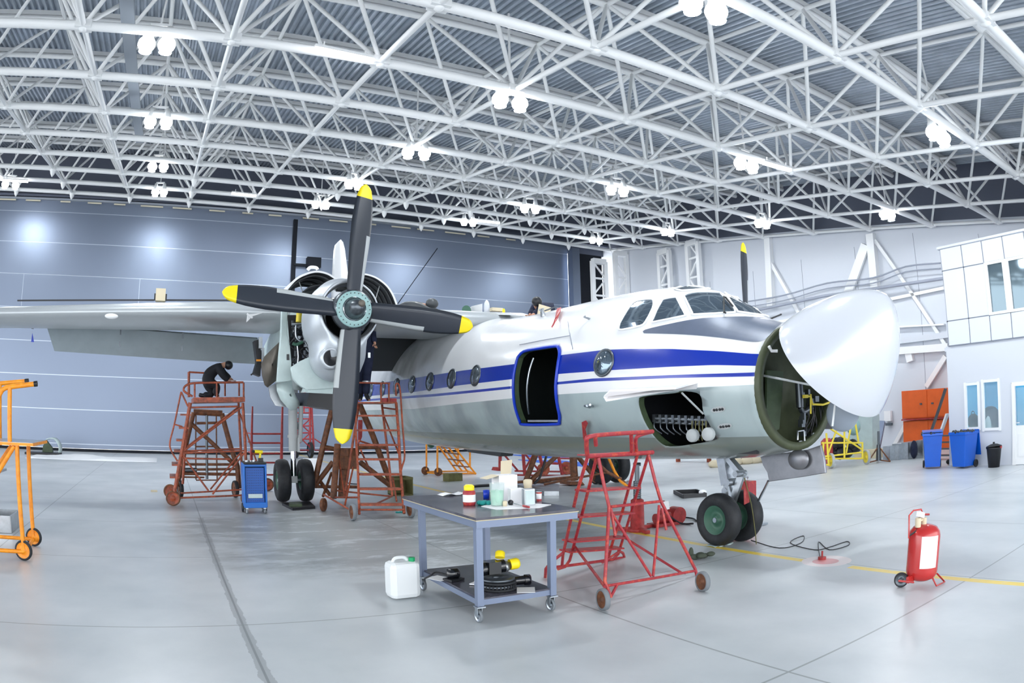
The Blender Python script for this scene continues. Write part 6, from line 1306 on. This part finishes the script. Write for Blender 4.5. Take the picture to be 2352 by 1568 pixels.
def person(lab, J, base, cloth, mt_hair='black', hood=False, bulk=1.3):
    t = thing('person', lab, 'person', base)
    J = {k: Vector(v) for k, v in J.items()}; rr = lambda k: RAD.get(k, RAD.get(k[:-1]))
    body = skin_mesh('body', {k: (J[k], rr(k) * .92) for k in J}, LIMB, 'skin', t)
    for s_ in 'LR':    # five fingers on each hand
        d = (J['ha' + s_] - J['wr' + s_]).normalized(); u_, v_, _ = frame(d); m = MB()
        for k in range(4): b = J['ha' + s_] + u_ * (-.024 + .016 * k) + d * .02; m.tube([b, b + d * .035 + v_ * .006, b + d * (.055 + .008 * (k in (1, 2))) + v_ * .02], [.009, .008, .006], n=6)
        b = J['ha' + s_] - d * .01 + u_ * .03; m.tube([b, b + u_ * .025 + d * .02, b + u_ * .03 + d * .045], [.01, .009, .007], n=6); m.build('fingers', 'skin', t)
    C = {k: (J[k], rr(k) * 1.12 * bulk + (.008 if k[:2] not in ('wr', 'an') else .016)) for k in J if k[:2] not in ('ha', 'he', 'cr', 'to', 'ne')}
    skin_mesh('overalls', C, [e for e in LIMB if e[0] in C and e[1] in C], cloth, t)
    for s_ in 'LR':
        skin_mesh('boot', {'a': (J['ankle' + s_] + (J['knee' + s_] - J['ankle' + s_]).normalized() * .12, .055), 'b': (J['ankle' + s_], .052), 'c': (J['toe' + s_], .045)}, [('a', 'b'), ('b', 'c')], 'black', t, 1)
    hd = lerp(J['head'], J['crown'], .5); up = (J['crown'] - J['neck']).normalized()
    if hood: MB().ball(hd + Vector((-.05, .03, .02)), .13, (1.15, 1, .95), n=18).build('hood', cloth, t)
    else: MB().ball(hd + up * .035, .1, (1, 1, .95), n=18).build('hair', mt_hair, t)
    return t, J, hd
Z = zp(370, 800, 4.0192); y_ = 14.95; P_ = lambda x, y, d=0: PY(*Z(x, y), y_ + d)
person('person in dark overalls kneeling on the maintenance platform under the wing', dict(pelvis=P_(425, 285), waist=P_(445, 235), chest=P_(505, 175), neck=P_(560, 155), head=P_(592, 150), crown=P_(622, 158), hipL=P_(432, 305, -.1), kneeL=P_(520, 350, -.12), ankleL=P_(500, 432, -.12), toeL=P_(540, 440, -.12),
    hipR=P_(428, 305, .1), kneeR=P_(470, 428, .12), ankleR=P_(385, 436, .12), toeR=P_(345, 425, .12), shL=P_(530, 175, -.16), elL=P_(570, 250, -.2), wrL=P_(620, 298, -.18), haL=P_(645, 310, -.15), shR=P_(525, 170, .16), elR=P_(585, 235, .2), wrR=P_(640, 280, .15), haR=P_(662, 292, .1)), (1.1, y_, 2.15), 'black_cloth')
Z = zp(720, 640, 4.9); y_ = 13.35; P_ = lambda x, y, d=0: PY(*Z(x, y), y_ + d)
t, J, h = person('person in navy overalls standing on the rusty ladder, half hidden by the engine', dict(pelvis=P_(600, 800), waist=P_(600, 700), chest=P_(585, 560), neck=P_(580, 440), head=P_(572, 400), crown=P_(565, 330), hipL=P_(620, 850), kneeL=P_(600, 1080), ankleL=P_(592, 1310), toeL=P_(630, 1372, -.1),
    hipR=P_(560, 850, .1), kneeR=P_(545, 1080, .12), ankleR=P_(535, 1310, .15), toeR=P_(520, 1372, .05), shL=P_(655, 500), elL=P_(668, 640, -.1), wrL=P_(688, 720, -.2), haL=P_(694, 745, -.22), shR=P_(530, 500), elR=P_(560, 380, -.3), wrR=P_(640, 270, -.4), haR=P_(650, 240, -.4)), (3.95, y_, 2.1), 'navy_cloth')
mat('reflective', (196, 200, 204), .3, metal=.4); MB().cyl(P_(596, 1150), P_(595, 1178), .085, n=16).build('reflective_band', 'reflective', t); MB().box(P_(625, 860, -.12), (.05, .03, .1)).build('key_ring', 'alu', t)
y_ = 14.6; P_ = lambda px, py, d=0: PY(px, py, y_ + d)
person('person with a grey hood lying on top of the wing centre behind the blade', dict(pelvis=P_(930, 708, .5), waist=P_(945, 706, .4), chest=P_(968, 705, .2), neck=P_(985, 703, .05), head=P_(996, 702), crown=P_(1000, 696, 0), hipL=P_(925, 710, .6), kneeL=P_(905, 712, .9), ankleL=P_(890, 712, 1.2), toeL=P_(886, 714, 1.3),
    hipR=P_(925, 710, .4), kneeR=P_(900, 712, .6), ankleR=P_(880, 713, .8), toeR=P_(876, 714, .8), shL=P_(972, 704, .4), elL=P_(990, 712, .45), wrL=P_(1006, 714, .3), haL=P_(1014, 714, .25), shR=P_(970, 708, 0), elR=P_(988, 714, -.15), wrR=P_(1008, 714, -.15), haR=P_(1018, 715, -.1)), (4.9, 15, 4.0), 'grey_and_flap_shade', hood=True)
y_ = 11.3; P_ = lambda px, py, d=0: PY(px, py, y_ + d)
person('person in a dark jacket and cap crouching on the fuselage roof', dict(pelvis=P_(1252, 722, .4), waist=P_(1250, 715, .35), chest=P_(1240, 706, .2), neck=P_(1234, 700, .1), head=P_(1232, 697, .05), crown=P_(1234, 692, .0), hipL=P_(1258, 728, .5), kneeL=P_(1240, 724, .6), ankleL=P_(1262, 734, .8), toeL=P_(1250, 736, .8),
    hipR=P_(1258, 728, .3), kneeR=P_(1245, 726, .2), ankleR=P_(1262, 734, .35), toeR=P_(1250, 736, .3), shL=P_(1228, 706, .3), elL=P_(1222, 716, .3), wrL=P_(1218, 722, .2), haL=P_(1215, 723, .2), shR=P_(1246, 704, .1), elR=P_(1236, 716, -.05), wrR=P_(1226, 722, -.1), haR=P_(1222, 723, -.1)), (7.1, 11.6, 3.66), 'navy_cloth')
# ---- things lying on the roof of the aircraft
def roof(px, py, x): return PX(px, py, x)
p = roof(1250, 714, 6.7); MB().box(p, (.26, .02, .2), ry=.2).build('cardboard_flap', 'card', None, 'small cardboard piece held by the person on the fuselage roof', 'cardboard')
p = roof(1118, 708, 6.6); MB().ball(p, .13, (.5, .6, 1.4), n=16).build('white_fairing', 'radome_white', None, 'white rounded fairing standing upright on the fuselage roof', 'fairing')
m = MB(); m.prism([roof(1083, 703, 6.8), roof(1108, 697, 6.8), roof(1108, 718, 6.8), roof(1087, 718, 6.8)], (.05, .2, 0)); m.build('fibreglass_sheet', 'white_paint', None, 'white panel lying left of the upright fairing on the fuselage roof', 'panel')
m = MB(); m.prism([roof(1110, 716, 6.6), roof(1170, 718, 6.6), roof(1192, 724, 6.6), roof(1100, 722, 6.6)], (.3, 0, .01)); m.build('roof_cloth', 'white_paint', None, 'white cloth spread on the fuselage roof right of the fairing', 'cloth')
p = roof(1071, 711, 6.6); MB().cyl(p, p + Vector((.05, .08, 0)), .1, n=20).build('green_disc', 'wheel_green', None, 'small green disc resting on the fuselage roof', 'disc')
p = roof(1140, 711, 6.7); MB().box(p, (.25, .12, .07)).build('roof_carton', 'card', None, 'small tan carton on the fuselage roof behind the cloth', 'box')
p = roof(1157, 712, 6.7); MB().lathe([(0, 0), (.03, 0), (.03, .05), (.015, .08), (0, .08)], p - Vector((0, 0, .05)), n=10).build('yellow_cap_bottle', 'tip_yellow', None, 'tiny yellow capped bottle on the fuselage roof', 'bottle')
p = PY(369, 678, 13.9); t = thing('wing_toolbox', 'small tan box standing on top of the left wing', 'box', p); MB().box(p, (.2, .2, .24)).build('box_body', 'card', t); MB().box(p + Vector((0, 0, -.04)), (.26, .1, .13)).build('box_strap', 'black', t)
MB().bar(PY(40, 690, 14.6), PY(570, 690, 14.4), .03, .03).build('wing_mat', 'black', None, 'long dark strip lying along the top of the left wing', 'mat')
